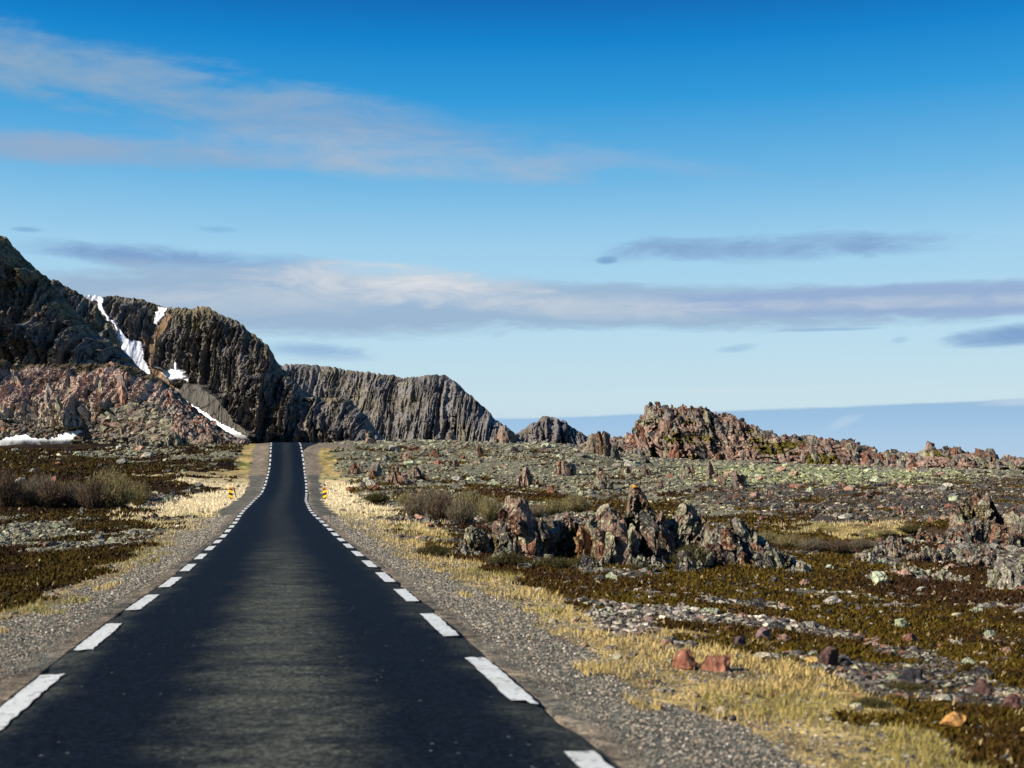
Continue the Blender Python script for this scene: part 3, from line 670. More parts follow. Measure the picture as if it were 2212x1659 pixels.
# red cliff above the heath on the left, with rubble apron
CL = [(-320, 360, 196), (-160, 352, 196), (-60, 356, 196), (0, 358, 195), (14, 364, 195), (30, 365, 195), (80, 364, 194), (116, 363.5, 192), (139, 368, 190), (153, 375, 188), (174, 388, 185), (192, 406, 182), (210, 419, 178), (231, 434, 174), (247, 444, 170), (258, 455, 168)]
S5 = [(-330, 436), (-100, 440), (0, 441.5), (14.5, 437), (32, 435.5), (36, 438.6), (43, 439.6), (61, 438.6), (69, 433.6), (88, 431), (82, 437.5), (73, 444.7), (55, 447.5), (29, 448), (0, 449), (-330, 452)]
apron = [(-330, 415), (0, 418), (30, 424), (60, 430), (88, 428), (115, 408), (128, 398), (150, 405), (170, 420), (200, 440), (260, 456), (-330, 460)]
def cliff_col(U, Vp, R, X, Z, n, sm):
    C = np.ones(U.shape + (3,)) * np.array([0.42, 0.305, 0.235]); C = C * (1 + 0.3 * fbm(X * 0.3, Z * 0.25, 3, 4))[..., None]
    low = sstep(395, 420, Vp + 6 * fbm(U * .1, Vp * .1, 4, 3)); C = mix3(C, (0.38, 0.35, 0.26), low * 0.7)
    ap = in_poly_uv(apron, U, Vp + 3 * fbm(U * .2, Vp * .2, 4, 2)).astype(float); C = mix3(C, (0.20, 0.19, 0.145), ap)
    topm = sstep(0.86, 0.95, R + 0.05 * fbm(X * .3, Z * .3, 9, 3)); C = mix3(C, (0.07, 0.05, 0.012), topm * 0.9)
    return C
Vc, Uc, Vpc, Rc_, sn = mountain('cliff', CL, 452, 22, MAT['rock_cliff'], 'red-brown columnar cliff with a rubble apron below the dark mountain', 1200, 340, 2.1, 0.34, 0.03, cliff_col, blk=0.75,
         smooth_polys=[apron], snow=[S5], tilt=0.28)
link('snow_patch', make_mesh('snow_patch', sn[0][0], sn[0][1], smooth=True), MAT['snow'], label='broad flat snow bank at the foot of the red cliff', cat='snow patch', group='snow patches left on the mountainside')

# red rocky ridge on the right
RD = [(560, 452, 262), (588, 440, 262), (619, 441, 260), (634, 434, 258), (636, 421, 256), (643.5, 417, 255), (645, 406, 254), (658, 406, 252), (676, 409, 250), (693, 408, 250), (707, 408, 250), (713, 415, 250), (733, 416, 248), (745, 425, 246), (761, 433, 244), (775, 437, 242), (792, 437, 240), (814, 440, 236), (850, 443, 232), (863, 449, 230), (879, 455, 228), (895, 453, 226), (911, 457, 224), (921, 455, 222), (931, 447, 220), (940, 450, 220), (962, 450, 218), (970, 457, 217), (986, 454, 216), (994, 459, 215), (1012, 461, 213), (1024, 462, 212), (1100, 458, 206), (1300, 462, 196)]
def ridge_col(U, Vp, R, X, Z, n, sm):
    C = np.ones(U.shape + (3,)) * np.array([0.26, 0.17, 0.135]); C = C * (1 + 0.35 * fbm(X * 0.4, Z * 0.3, 3, 4))[..., None]
    C = mix3(C, (0.22, 0.21, 0.14), sstep(-0.1, 0.5, fbm(X * .2, Z * .3, 14, 3)) * 0.7)
    moss = ((fbm(X * .12, Z * .5, 33, 3) + 0.5 * (1 - R)) > 0.55).astype(float); C = mix3(C, (0.10, 0.08, 0.010), moss * sstep(640, 670, U))
    return C
Vr, Ur, Vpr, Rr, _ = mountain('rock_ridge', RD, 468, 16, MAT['rock_cliff'], 'jagged red-brown rock ridge on the right skyline, tallest at its left end', 760, 170, 2.4, 0.42, 0.12, ridge_col, kind=None, rough=0.3, blk=0.9)

def shards_on(V, U, Vp, R, n, seed, pal, wts, hmin, hmax, wfac, sel, lib, lean=(0.0, 0.15), sink=0.35, mossw=0.0, topboost=0.0):
    rng = np.random.default_rng(seed)
    m = sel(U, Vp, R) & (R <= 1); ii = np.argwhere(m); k = ii[rng.integers(0, len(ii), n)]
    P = V[k[:, 0], k[:, 1]]; h = rng.uniform(hmin, hmax, n) ** 1.0; w = h * rng.uniform(*wfac, n)
    S = np.stack([w, w * rng.uniform(.7, 1.1, n), h], 1)
    pos = P - np.stack([0 * h, 0 * h, h * sink], 1)
    return (rng.integers(0, len(lib), n), pos, S, rng.uniform(0, 6.28, n), rng.normal(lean[0], 0.18, n), rng.normal(lean[1], 0.1, n), pick(rng, n, pal, wts))
def add_part(name, arr, lib, mat, parent=None, **kw):
    v, f, c = assemble(lib, arr); v = erode(v, .22, .9); return link(name, make_mesh(name, v, f, c), mat, parent=parent, **kw)
def cat_items(*a): return tuple(np.concatenate(x) for x in zip(*a))
ridge_obj = [o for o in COL.objects if o.name.startswith('rock_ridge')][0]
it = cat_items(
    shards_on(Vr, Ur, Vpr, Rr, 160, 1, [PINK, RED, GREY, LICH, DARK], [4, 1.3, 2.5, 1, 1], 2.2, 5.0, (.35, .7), lambda U, V, R: (U < 745) & (U > 622) & (R > .05) & (R < .95), SHARD_MD, (-0.1, .2), .6),
    shards_on(Vr, Ur, Vpr, Rr, 480, 2, [PINK, RED, GREY, LICH, DARK], [3, 1.2, 2.5, 1.5, 1.4], 0.9, 3.0, (.6, 1.3), lambda U, V, R: (R > .04) & (U > 590), SHARD_MD, (-0.1, .15), .55),
    shards_on(Vr, Ur, Vpr, Rr, 420, 3, [RED, PINK, DARK, GREY], [1, 3, 2, 2], 1.0, 2.4, (.6, 1.2), lambda U, V, R: (R > .85) & (U > 590), SHARD_MD, (-0.05, .1), .6))
it[5][:] = np.abs(it[5])
add_part('crags', it, SHARD_MD, MAT['rock_cliff'], ridge_obj)
cliff_obj = [o for o in COL.objects if o.name.startswith('cliff')][0]
it = cat_items(
    shards_on(Vc, Uc, Vpc, Rc_, 30, 4, [(.31, .225, .175), (.27, .16, .12), GREY * 1.3, LICH], [5, 1.5, 2, 1.5], 3.5, 7.0, (.25, .42), lambda U, V, R: (V < 412) & (R < .7) & (U < 160), SHARD_MD, (-.25, .3), .6),
    shards_on(Vc, Uc, Vpc, Rc_, 110, 5, [(.30, .22, .17), (.25, .15, .11), GREY * 1.4, DARK, LICH], [3, 1.2, 2, 1, 1], 0.7, 1.8, (.6, 1.2), lambda U, V, R: (V < 418) & (R < .97), SHARD_MD, (-.2, .2), .6),
    shards_on(Vc, Uc, Vpc, Rc_, 600, 6, [RED * 1.4, PINK * 1.4, GREY * 1.3, DARK * 1.3], [2, 3, 2, 1.5], 0.6, 1.5, (.7, 1.2), lambda U, V, R: (U > 165) & (U < 250) & (R < .9), SHARD_MD, (-.1, .2), .55))
add_part('crags', it, SHARD_MD, MAT['rock_cliff'], cliff_obj)
def stones_on(V, U, Vp, R, n, seed, pal, wts, smin, smax, sel, lib=STONE_LO):
    rng = np.random.default_rng(seed); m = sel(U, Vp, R) & (R <= 1); ii = np.argwhere(m); k = ii[rng.integers(0, len(ii), n)]
    P = V[k[:, 0], k[:, 1]]; s = smin + (smax - smin) * rng.random(n) ** 2.2
    S = np.stack([s, s * rng.uniform(.7, 1.1, n), s * rng.uniform(.5, 1.0, n)], 1)
    return (rng.integers(0, len(lib), n), P, S, rng.uniform(0, 6.28, n), np.zeros(n), np.zeros(n), pick(rng, n, pal, wts))
snow_ok = lambda U, V: ~in_poly_uv(S5, U, V)
it = cat_items(stones_on(Vc, Uc, Vpc, Rc_, 9000, 7, [GREY * .8, LICH * .75, DARK, RED, PINK], [4, 3.5, 3, 1.2, 1.2], 0.35, 1.5, lambda U, V, R: in_poly_uv(apron, U, V) & snow_ok(U, V)),
               stones_on(Vc, Uc, Vpc, Rc_, 500, 8, [LICH, GREY, PINK], [3, 2, 1.5], 1.2, 2.6, lambda U, V, R: in_poly_uv(apron, U, V) & (U > 105) & (V > 405)))
v, f, c = assemble(STONE_LO, it)
o = link('rubble_apron', make_mesh('rubble', v, f, c), MAT['rock_stone'], label='loose grey-green rubble lying on the apron of the left cliff', cat='rubble', kind='stuff')

# ------------------------------------------------------------------ rubble, gravel, grass, heath scatter
def world_samples(n, seed, y0, y1, tmax=0.56, p=1.0):
    rng = np.random.default_rng(seed); q = rng.random(n)
    Y = 1 / (1 / y0 + (1 / y1 - 1 / y0) * q) if p == 1 else y0 * (y1 / y0) ** q
    t = rng.uniform(-tmax, tmax, n); return rng, t * Y, Y
def scatter_stones():
    rng, X, Y = world_samples(400000, 21, 5.5, 255, p=2)
    z = zone(X, Y); dens = np.array([0, .05, .07, .85, .9, .95, .7, .8])[z]; dens = np.where((z == HEATH) & (X < road_x(Y)), .012, dens)
    clump = sstep(-0.5, 0.4, fbm(X * 0.6, Y * 0.4, 71, 3)); keep = (rng.random(len(X)) < dens * (0.35 + 0.65 * clump)) & (np.abs(road_d(X, Y)) > 2.9 + 3 * (Y > 140))
    X, Y, z = X[keep], Y[keep], z[keep]; n = len(X)
    H = ground_h(X, Y); s = (0.035 + 0.0027 * Y) * (0.45 + 2.0 * rng.random(n) ** 4)
    s = np.minimum(s, 1.6) * (1 - 0.15 * sstep(50, 90, Y))
    col = pick(rng, n, [LICH, GREY, DARK, PINK, RED, PALE], [2.4, 3, 3.0, 1.2, .8, 1.2])
    m = z == DARKRUB; col[m] = pick(rng, m.sum(), [GREY * .7, DARK, RED, PINK, LICH, PALE], [4, 4, 1.5, .8, 1.2, .5])
    m = z == PALERUB; col[m] = pick(rng, m.sum(), [PALE * 1.2, GREY, DARK, PINK, LICH, PALE * 1.5], [3, 2.5, 2.5, 1, 1, 1])
    m = z == GREENLICH; col[m] = pick(rng, m.sum(), [np.array([.34, .355, .17]), LICH, GREY, DARK], [6, 3, 1.2, .8])
    m = z == LICHEN; col[m] = pick(rng, m.sum(), [LICH, np.array([.32, .32, .21]), GREY, DARK, PINK], [4, 3, 2, 1.0, 1.0])
    S = np.stack([s, s * rng.uniform(.7, 1.2, n), s * rng.uniform(.45, .95, n)], 1)
    it = (rng.integers(0, 16, n), np.stack([X, Y, H - 0.08 * s], 1), S, rng.uniform(0, 6.28, n), np.zeros(n), np.zeros(n), col)
    v, f, c = assemble(STONE_LO, it)
    link('rubble', make_mesh('rubble', v, f, c), MAT['rock_stone'], label='countless small lichen-covered stones strewn over the tundra', cat='rubble', kind='stuff')
    print('stones', n)
scatter_stones()
def scatter_gravel():
    rng, X, Y = world_samples(270000, 22, 5, 60, p=2, tmax=0.5)
    rng2 = np.random.default_rng(5); side = rng2.choice([-1, 1], len(X)); d = side * rng2.uniform(1.98, 4.2, len(X)); X = road_x(Y) + d / 0.983
    z = zone(X, Y); ad = np.abs(d)
    keep = (z == GRAVEL) & (rng.random(len(X)) < np.where(ad < 2.0, .6, 1)) | ((z == GRASS) & (rng.random(len(X)) < .35))
    X, Y, ad = X[keep], Y[keep], ad[keep]; n = len(X); H = ground_h(X, Y)
    s = (0.008 + 0.00055 * Y) * (0.6 + 1.8 * rng.random(n) ** 3) * np.where(ad < 2.1, 0.75, 1.1)
    inner = ad < 2.02 + rng.normal(0, .12, n)
    col = pick(rng, n, [(.40, .35, .27), (.25, .21, .155), (.14, .135, .105), (.058, .06, .052), (.32, .24, .16), (.58, .52, .42)], [1.2, 3.4, 3.4, 3.6, 1.8, .25])
    col[inner] = pick(rng, int(inner.sum()), [(.24, .19, .14), (.17, .13, .09), (.36, .30, .23), (.09, .075, .06)], [3, 3, 1.4, 2])
    S = np.stack([s, s * rng.uniform(.7, 1.2, n), s * rng.uniform(.5, .9, n)], 1)
    it = (rng.integers(0, 16, n), np.stack([X, Y, H + 0.0], 1), S, rng.uniform(0, 6.28, n), np.zeros(n), np.zeros(n), col)
    v, f, c = assemble(STONE_LO, it); print('gravel', n)
    link('gravel', make_mesh('gravel', v, f, c), MAT['pebble'], label='loose grey and brown gravel along both road shoulders', cat='gravel', kind='stuff')
scatter_gravel()
def blades(name, X, Y, h, w, colr, rng, label, cat, bend=0.85, wind=(0.12, -0.05), mat='blade', root=None):
    n = len(X); H = ground_h(X, Y); a = rng.uniform(0, 6.28, n)
    dx, dy = np.cos(a), np.sin(a); ba = rng.uniform(0, 6.28, n); b = rng.random(n) * bend
    p0 = np.stack([X, Y, H - 0.01], 1); side = np.stack([dx * w, dy * w * .6, 0 * w], 1)
    tip = np.stack([np.cos(ba) * b + wind[0], np.sin(ba) * b + wind[1], np.ones(n)], 1) * h[:, None]
    mid = np.stack([np.cos(ba) * b * .35 + wind[0] * .3, np.sin(ba) * b * .35, 0.6 * np.ones(n)], 1) * h[:, None]
    V = np.stack([p0 - side, p0 + side, p0 + mid + side * .7, p0 + mid - side * .7, p0 + tip], 1)
    o = np.arange(n)[:, None] * 5
    F = np.concatenate([o + [0, 1, 2], o + [0, 2, 3], o + [3, 2, 4]])
    C = np.repeat(colr, 5, 0)
    link(name, make_mesh(name, V.reshape(-1, 3), F, C), MAT[mat], label=label, cat=cat, kind='stuff')
def scatter_grass():
    rng, X, Y = world_samples(480000, 31, 6, 110, p=2)
    z = zone(X, Y); cl = fbm(X * 1.6, Y * 1.1, 81, 3); ad = np.abs(road_d(X, Y))
    keep = (z == GRASS) & (rng.random(len(X)) < sstep(-0.7, 0.6, cl) * (0.35 + 0.65 * sstep(2.9, 4.6, ad))) & (ad > 2.3)
    keep |= (z == GRAVEL) & (cl > 0.75) & (ad > 2.5) & (Y < 60)
    X, Y, cl = X[keep], Y[keep], cl[keep]; n = len(X)
    h = (0.026 + 0.0013 * Y) * rng.uniform(.4, 1.8, n) * (1 + 0.5 * np.clip(cl, 0, 1)); w = 0.0022 + 0.00032 * Y
    g = fbm(X * 0.3, Y * 0.25, 91, 3)[:, None]
    c = np.array([.52, .375, .14]) * rng.uniform(.65, 1.35, (n, 1))
    c = np.where(g < -0.12, np.array([.34, .275, .075]) * rng.uniform(.6, 1.3, (n, 1)), c)
    c = np.where(rng.random((n, 1)) < .12, np.array([.14, .10, .03]), c)
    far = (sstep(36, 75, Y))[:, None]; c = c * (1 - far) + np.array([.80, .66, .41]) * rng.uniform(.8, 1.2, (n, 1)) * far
    print('grass', n)
    blades('grass', X, Y, h, np.full(n, 1.0) * w, c, rng, 'dry yellow grass along the road verges', 'grass')
scatter_grass()
def scatter_heath():
    rng, X, Y = world_samples(430000, 41, 5.5, 160, p=2)
    z = zone(X, Y); keep = (z == HEATH) | ((z >= LICHEN) & (rng.random(len(X)) < .10)); X, Y = X[keep], Y[keep]; n = len(X)
    h = (0.03 + 0.0011 * Y) * rng.uniform(.5, 1.6, n); w = (0.006 + 0.0007 * Y) * rng.uniform(.6, 1.4, n)
    g = fbm(X * 0.35, Y * 0.22, 95, 4)[:, None]
    c = np.array([.070, .038, .006]) * rng.uniform(.4, 1.5, (n, 1)); c = np.where(g > .25, np.array([.096, .060, .006]) * rng.uniform(.5, 1.5, (n, 1)), c)
    c = np.where(g < -.35, np.array([.050, .022, .008]) * rng.uniform(.5, 1.5, (n, 1)), c)
    c = np.where((X < road_x(Y))[:, None], c * .42, c * .68)
    c = np.where(rng.random((n, 1)) < .018, np.array([.30, .22, .10]), c)
    print('heath', n)
    blades('heath', X, Y, h, w, c, rng, 'low olive-brown heather and moss covering the tundra', 'heath', bend=1.1, mat='twig')
scatter_heath()

# ------------------------------------------------------------------ crags placed one by one
def crag(u, vb, w_px, h_px, label, kind='group', n=10, pal=(PINK, GREY, LICH, RED), wts=(3, 2, 2, 2), lean=-0.15, mat='rock_near', name='rock_crag', cat='rock', group=None, spread=1.0, hf=(0.35, 1.0), seed=None, wf=(.3, .6), main=True, dist=None):
    if n == 2: n = 3
    if n <= 4: spread = 0.5
    if group == G1: pal = [np.array(p) * .82 for p in pal]
    x, y, z = ground_at(u, vb) if dist is None else ((u - 512) / FPX * dist, dist, float(ground_h((u - 512) / FPX * dist, dist)))
    px = y / FPX; Wd = w_px * px; Hh = max(CZ + (HOR - (vb - h_px)) * y / FPX - z, 0.5 * h_px * px)
    rng = np.random.default_rng(seed or int(u * 7 + vb))
    # local outline: heights fall away from the summit
    q = rng.uniform(-.5, .5, n); dep = rng.uniform(-.3, .35, n) * Wd * .6
    hh = Hh * (1 - np.abs(q * 1.5) ** 1.3 * 0.75) * rng.uniform(*hf, n)
    if main: q[0] = 0; dep[0] = 0; hh[0] = Hh
    ww = np.clip(hh * rng.uniform(*wf, n) * 1.35, 0.12 * Wd, 0.8 * Wd)
    if n == 1: ww[:] = Wd * .95
    pos = np.stack([x + q * (Wd - ww * .6) * spread, y + dep, np.zeros(n)], 1)
    pos[:, 2] = ground_h(pos[:, 0], pos[:, 1]) - 0.04 * hh
    if n > 1: pos[:, 2] = np.minimum(pos[:, 2], z + 0.1)
    lib = SHARD_HI if y < 70 else SHARD_MD
    it = None
    n2 = int(n * 3.0) if n > 1 and y < 180 else 0
    if n2:      # smaller blocks wedged against the main ones
        pi = rng.integers(0, n, n2); fr = rng.uniform(0.0, .75, n2); an = rng.uniform(0, 6.28, n2); rr = ww[pi] * .5 * (1 - .35 * fr)
        sp = pos[pi] + np.stack([np.cos(an) * rr + lean * fr * hh[pi], -np.abs(np.sin(an)) * rr, fr * hh[pi]], 1); sz2 = ww[pi] * rng.uniform(.18, .5, n2)
        pos = np.concatenate([pos, sp]); ww = np.concatenate([ww, sz2]); hh = np.concatenate([hh, sz2 * rng.uniform(.6, 1.6, n2)]); n = n + n2
    it = (rng.integers(0, len(lib), n), pos - np.array([x, y, z]), np.stack([ww * 1.15, ww * rng.uniform(.7, 1.2, n), hh], 1), rng.uniform(0, 6.28, n), rng.normal(lean, 0.1, n), rng.normal(.05, .1, n), pick(rng, n, list(pal), list(wts)))
    v, f, c = assemble(lib, it); sz = max(Hh, Wd * .5)
    v = v + [x, y, z]; v = erode(v, .05 * sz ** .7, 2.6 / sz ** .6); v = erode(v, .018 * sz ** .5, 9.0 / sz ** .6) - [x, y, z]
    par = OUT if group == G1 else None
    o = link('crag' if par else name, make_mesh(name, v, f, c), MAT[mat], parent=par, label=label, cat=None if par else cat, group=None if par else group); o.location = (x, y, z); return o
def outcrop_col(U, Vp, R, X, Z, n, sm):
    C = np.ones(U.shape + (3,)) * np.array([0.135, 0.088, 0.068]); C = C * (1 + 0.4 * fbm(X * 1.2, Z * 1.5, 3, 4))[..., None]
    C = mix3(C, (0.24, 0.225, 0.165), sstep(0.15, 0.45, fbm(X * 2.2, Z * 2.6, 14, 4)) * 0.8)
    return mix3(C, (0.05, 0.035, 0.006), sstep(0.25, 0.5, fbm(X * 1.1, Z * 2.5, 24, 3) + 0.3 * (1 - R)) * 0.8)
OC = [(444, 561, 33), (452, 552, 33), (466, 535, 33), (474, 525, 33), (483, 530, 33), (490, 538, 33), (500, 518, 33), (508, 508, 33), (514, 499, 33), (520, 494, 33), (527, 501, 33), (531, 512, 33), (540, 524, 33.2), (552, 530, 33.5), (560, 518, 34), (566, 511, 34), (574, 520, 34), (583, 526, 33.5), (592, 517, 32.8), (600, 507, 32.4), (608, 504, 32), (616, 511, 32), (624, 519, 32.3), (627, 506, 33), (629, 489, 33), (633, 484, 33), (639, 485, 33), (645, 496, 33), (651, 508, 33), (656, 516, 32.6), (662, 509, 32.6), (668, 521, 33), (677, 514, 33), (684, 501, 33), (690, 508, 33), (697, 517, 33), (704, 511, 33), (712, 530, 32), (721, 527, 31), (728, 519, 30.6), (740, 521, 30.5), (750, 526, 30.4), (758, 534, 30.2), (770, 545, 30), (788, 555, 29.6), (803, 563, 29.4), (817, 574, 29.2)]
mountain('rock_outcrop', OC, [(444, 564), (520, 566), (610, 572), (700, 574), (817, 577)], 0.7, MAT['rock_near'], 'spiky speckled rock outcrop standing in the brown heath in the middle of the moor', 760, 150, 0.26, 1.7, 0.7, outcrop_col, kind=None, rough=0.3, blk=0.9, cat='rock outcrop', tilt=-0.3, jag=1.5)
OUT = [o for o in COL.objects if o.name.startswith('rock_outcrop')][0]
OC2 = [(900, 556, 44), (915, 550, 44), (935, 545, 43), (946, 532, 42), (952, 517, 42), (958, 505, 42), (966, 499, 42), (972, 510, 42), (980, 498, 42), (987, 492, 42), (993, 500, 42), (1000, 516, 42), (1008, 510, 42), (1018, 518, 41), (1030, 508, 41), (1050, 515, 41), (1080, 530, 41)]
mountain('rock_outcrop', OC2, 566, 1.4, MAT['rock_near'], 'reddish and dark outcrop cut by the right edge above the pale lichen stones', 420, 130, 0.36, 1.2, 0.5, outcrop_col, kind=None, rough=0.3, blk=0.9, cat='rock outcrop', tilt=-0.2, jag=2.2)
OUT2 = [o for o in COL.objects if o.name.startswith('rock_outcrop')][-1]
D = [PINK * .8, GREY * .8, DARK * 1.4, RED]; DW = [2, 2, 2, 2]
G1 = 'crags of the spiky outcrop in the middle of the tundra'
crag(474, 553, 26, 30, 'pinkish rounded crag at the left end of the spiky outcrop', n=8, group=G1, hf=(.5, 1), wf=(.5, .9), dist=33)
crag(466, 561, 40, 14, 'low heap of pale lichen stones before the left end of the outcrop', n=16, pal=(PALE, LICH, GREY, PINK), wts=(4, 2, 1, 1), group=G1, wf=(.6, 1.2), main=False, dist=31.5)
crag(520, 555, 54, 61, 'tall pyramid crag with a reddish tip, left part of the outcrop', n=20, group=G1, wf=(.4, .6), pal=(PINK, RED, GREY, LICH), wts=(3, 3, 2, 1), hf=(.35, .8), dist=33)
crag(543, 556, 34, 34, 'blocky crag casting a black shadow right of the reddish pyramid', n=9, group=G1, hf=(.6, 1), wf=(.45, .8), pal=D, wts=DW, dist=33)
crag(566, 552, 34, 40, 'pale pink crag in the dip of the outcrop', n=10, group=G1, hf=(.4, .9), pal=(PALE, PINK, GREY), wts=(2, 3, 1), dist=34.5)
crag(583, 549, 18, 24, 'orange-brown rock tucked into the middle of the outcrop', n=4, group=G1, pal=(np.array([.36, .17, .08]), OCH), wts=(3, 1), hf=(.6, 1), wf=(.5, .8), dist=33)
crag(614, 565, 46, 60, 'broad speckled crag left of the leaning pillar', n=16, group=G1, hf=(.5, 1), wf=(.35, .65), dist=31)
pil = crag(643, 548, 30, 66, 'dark red leaning pillar with an orange lichen cap', n=3, group=G1, pal=(RED * .8, RED * .7), wts=(1, 1), lean=-0.16, wf=(.3, .42), hf=(.55, .8), dist=33.5)
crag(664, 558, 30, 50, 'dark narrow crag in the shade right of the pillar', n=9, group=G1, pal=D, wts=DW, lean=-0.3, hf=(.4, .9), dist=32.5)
crag(685, 552, 34, 51, 'pale slab leaning right, between the pillar and the dark mound', n=8, group=G1, lean=0.12, pal=(LICH, PALE, PINK), wts=(2, 2, 2), hf=(.4, .8), wf=(.25, .5), dist=34)
crag(704, 548, 26, 36, 'mossy crag behind the leaning pale slab', n=7, group=G1, pal=(LICH, GREY, np.array([.09, .07, .01])), wts=(2, 2, 1), dist=36)
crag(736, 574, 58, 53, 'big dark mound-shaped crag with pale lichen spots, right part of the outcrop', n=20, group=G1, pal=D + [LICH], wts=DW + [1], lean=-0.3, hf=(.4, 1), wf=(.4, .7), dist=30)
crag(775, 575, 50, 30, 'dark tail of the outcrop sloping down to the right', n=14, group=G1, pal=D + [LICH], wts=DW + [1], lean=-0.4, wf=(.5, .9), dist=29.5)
crag(800, 577, 34, 15, 'pale grey-green foot stone at the right tip of the outcrop', n=7, group=G1, pal=(LICH, PALE), wts=(2, 2), wf=(.6, 1.1), dist=29)
for k, (u, vb, w, h) in enumerate([(500, 565, 36, 18), (552, 566, 44, 14), (590, 568, 30, 16), (648, 570, 40, 20), (690, 570, 44, 24)]):
    crag(u, vb, w, h, ['low speckled stones at the foot of the pyramid crag', 'low stones in the shadow at the middle of the outcrop', 'low pale stones at the foot of the broad speckled crag', 'low rocks at the foot of the leaning pillar', 'low mossy rocks below the pale leaning slab'][k], n=9, group=G1, pal=(LICH, GREY, PALE, DARK), wts=(2, 2, 1, 1), wf=(.5, 1), main=False)
# cap on the pillar
bpy.context.view_layer.update()
co = np.array([v.co[:] for v in pil.data.vertices]); top = co[co[:, 2].argmax()]
v, f = STONE_HI[0]; lc = link('lichen_cap', make_mesh('lichen_cap', v * np.array([.26, .24, .14]) + (top - [0.0, 0.03, .09]), f, np.tile([.42, .22, .02], (len(v), 1))), MAT['rock_plain'], parent=pil)

G2 = 'single crags on the rubble plain between the road and the red ridge'
for (u, vb, w, h, n, lab) in [
    (355, 474, 17, 12, 4, 'small pink crag nearest the road crest, at the left of its row'), (376, 477, 19, 15, 5, 'second crag of the row right of the road crest'),
    (398, 482, 24, 17, 6, 'largest crag of the little row right of the road'), (417, 480, 21, 14, 5, 'brown crag at the right end of the little row'),
    (405, 460, 10, 9, 1, 'small red pointed rock alone on the lichen field'), (456, 467, 9, 8, 1, 'small pink pyramid rock on the lichen field'),
    (527, 486, 22, 20, 6, 'twin-topped crag with a pinkish left horn above the dark heath'), (566, 475, 24, 16, 5, 'grey-green crag with a dark right flank on the lichen field'),
    (602, 490, 24, 23, 7, 'narrow upright crag left of the tall pillar'), (550, 493, 9, 8, 1, 'small dark red rock on the heath behind the outcrop'),
    (645, 475, 12, 12, 2, 'pink pointed rock below the big red ridge'), (628, 474, 14, 8, 3, 'low pink rocks at the foot of the big red ridge'), (688, 479, 22, 13, 5, 'cluster of brown rocks before the big red ridge'),
    (712, 481, 14, 20, 2, 'leaning tooth-shaped rock before the big red ridge'), (738, 487, 18, 17, 2, 'dark-flanked triangular rock at the edge of the green lichen'),
    (722, 485, 12, 9, 2, 'small round rock left of the triangular rock'), (846, 489, 11, 7, 1, 'black boulder in the middle of the grey rubble'),
    (868, 499, 24, 8, 6, 'low reddish rocks in the grey rubble on the right'), (901, 515, 14, 10, 3, 'brown rock just above the yellow grass patch'),
    (371, 443, 13, 13, 3, 'jagged rock on the skyline right of the road crest'), (388, 442, 10, 7, 2, 'flat dark rock on the skyline beside the jagged one'),
    (451, 440, 16, 10, 3, 'red-brown rock on the skyline below the far cliffs'), (464, 440, 9, 11, 2, 'narrow pinkish rock on the skyline right of the red-brown one'),
    (505, 443, 30, 19, 9, 'dark crag on the skyline at the right foot of the far mountain'), (591, 442, 14, 8, 4, 'low brown rocks on the skyline left of the small crag'),
    (435, 457, 14, 7, 3, 'low grey rock on the pale plateau'), (480, 454, 12, 7, 3, 'low brown rock on the pale plateau below the dark crag'),
    (544, 452, 14, 8, 3, 'low rock on the plateau below the far pyramid peak'), (660, 488, 16, 9, 3, 'low grey rocks behind the tall pillar'),
    (770, 495, 20, 7, 5, 'low dark rocks left of the reddish rubble'), (795, 509, 26, 6, 6, 'orange-red stones above the brown heath'),
    (931, 522, 8, 5, 1, 'small pale rock at the right of the yellow grass')]:
    crag(u, vb, w, h, lab, n=n, group=G2, pal=(PINK, GREY, LICH, RED) if n > 1 else (RED * 1.2, PINK), wts=(3, 2, 2, 2) if n > 1 else (2, 1), wf=(.6, 1.1), hf=(.4, .85), mat='rock_near' if n > 3 else 'rock_plain')
crag(604, 441, 34, 16, 'small brown crag on the skyline left of the red ridge', n=26, pal=[p * .8 for p in D] + [PINK * .8], wts=DW + [2], wf=(.28, .5), hf=(.45, .9), main=False, lean=0, dist=180)
crag(982, 530, 64, 38, 'reddish spiky crag near the right edge behind the dark outcrop', n=20, pal=(np.array([.34, .16, .10]), RED, PINK, DARK), wts=(3, 3, 2, 2), lean=-.2, wf=(.25, .5), dist=46, hf=(.3, .9))
G3 = 'lichen-spotted outcrops at the right edge'
crag(982, 560, 76, 44, 'dark flat-topped outcrop with pale lichen speckles at the right edge', n=24, group=G3, pal=D + [LICH], wts=[3, 2, 3, 3, .6], hf=(.7, 1), wf=(.4, .7), lean=0, dist=40)
crag(1030, 556, 60, 40, 'dark rock cut by the right edge of the picture', n=18, group=G3, pal=D + [LICH], wts=[3, 2, 3, 3, .5], hf=(.5, 1), dist=39)
crag(890, 560, 46, 22, 'pinkish low rocks left of the dark flat-topped outcrop', n=18, group=G3, pal=(PINK, GREY, PALE, DARK), wts=(3, 2, 1, 1), hf=(.4, 1), wf=(.6, 1.1), dist=38)
crag(925, 550, 40, 22, 'reddish knobbly rocks behind the yellow-green cushion', n=14, group=G3, pal=(RED, PINK, GREY, DARK), wts=(3, 3, 1, 1), hf=(.4, 1), wf=(.5, .9), dist=42)
crag(865, 572, 28, 18, 'pink lichen-covered boulder above the pale round stone', n=6, group=G3, pal=(PINK, PALE, LICH), wts=(3, 2, 2), hf=(.6, 1), wf=(.7, 1.1), dist=33)
crag(925, 584, 90, 16, 'scattered pale lichen stones on the brown slope at the right', n=26, group=G3, pal=(LICH, PALE, GREY), wts=(3, 2, 1), hf=(.4, 1), wf=(.6, 1.2), main=False, dist=30)
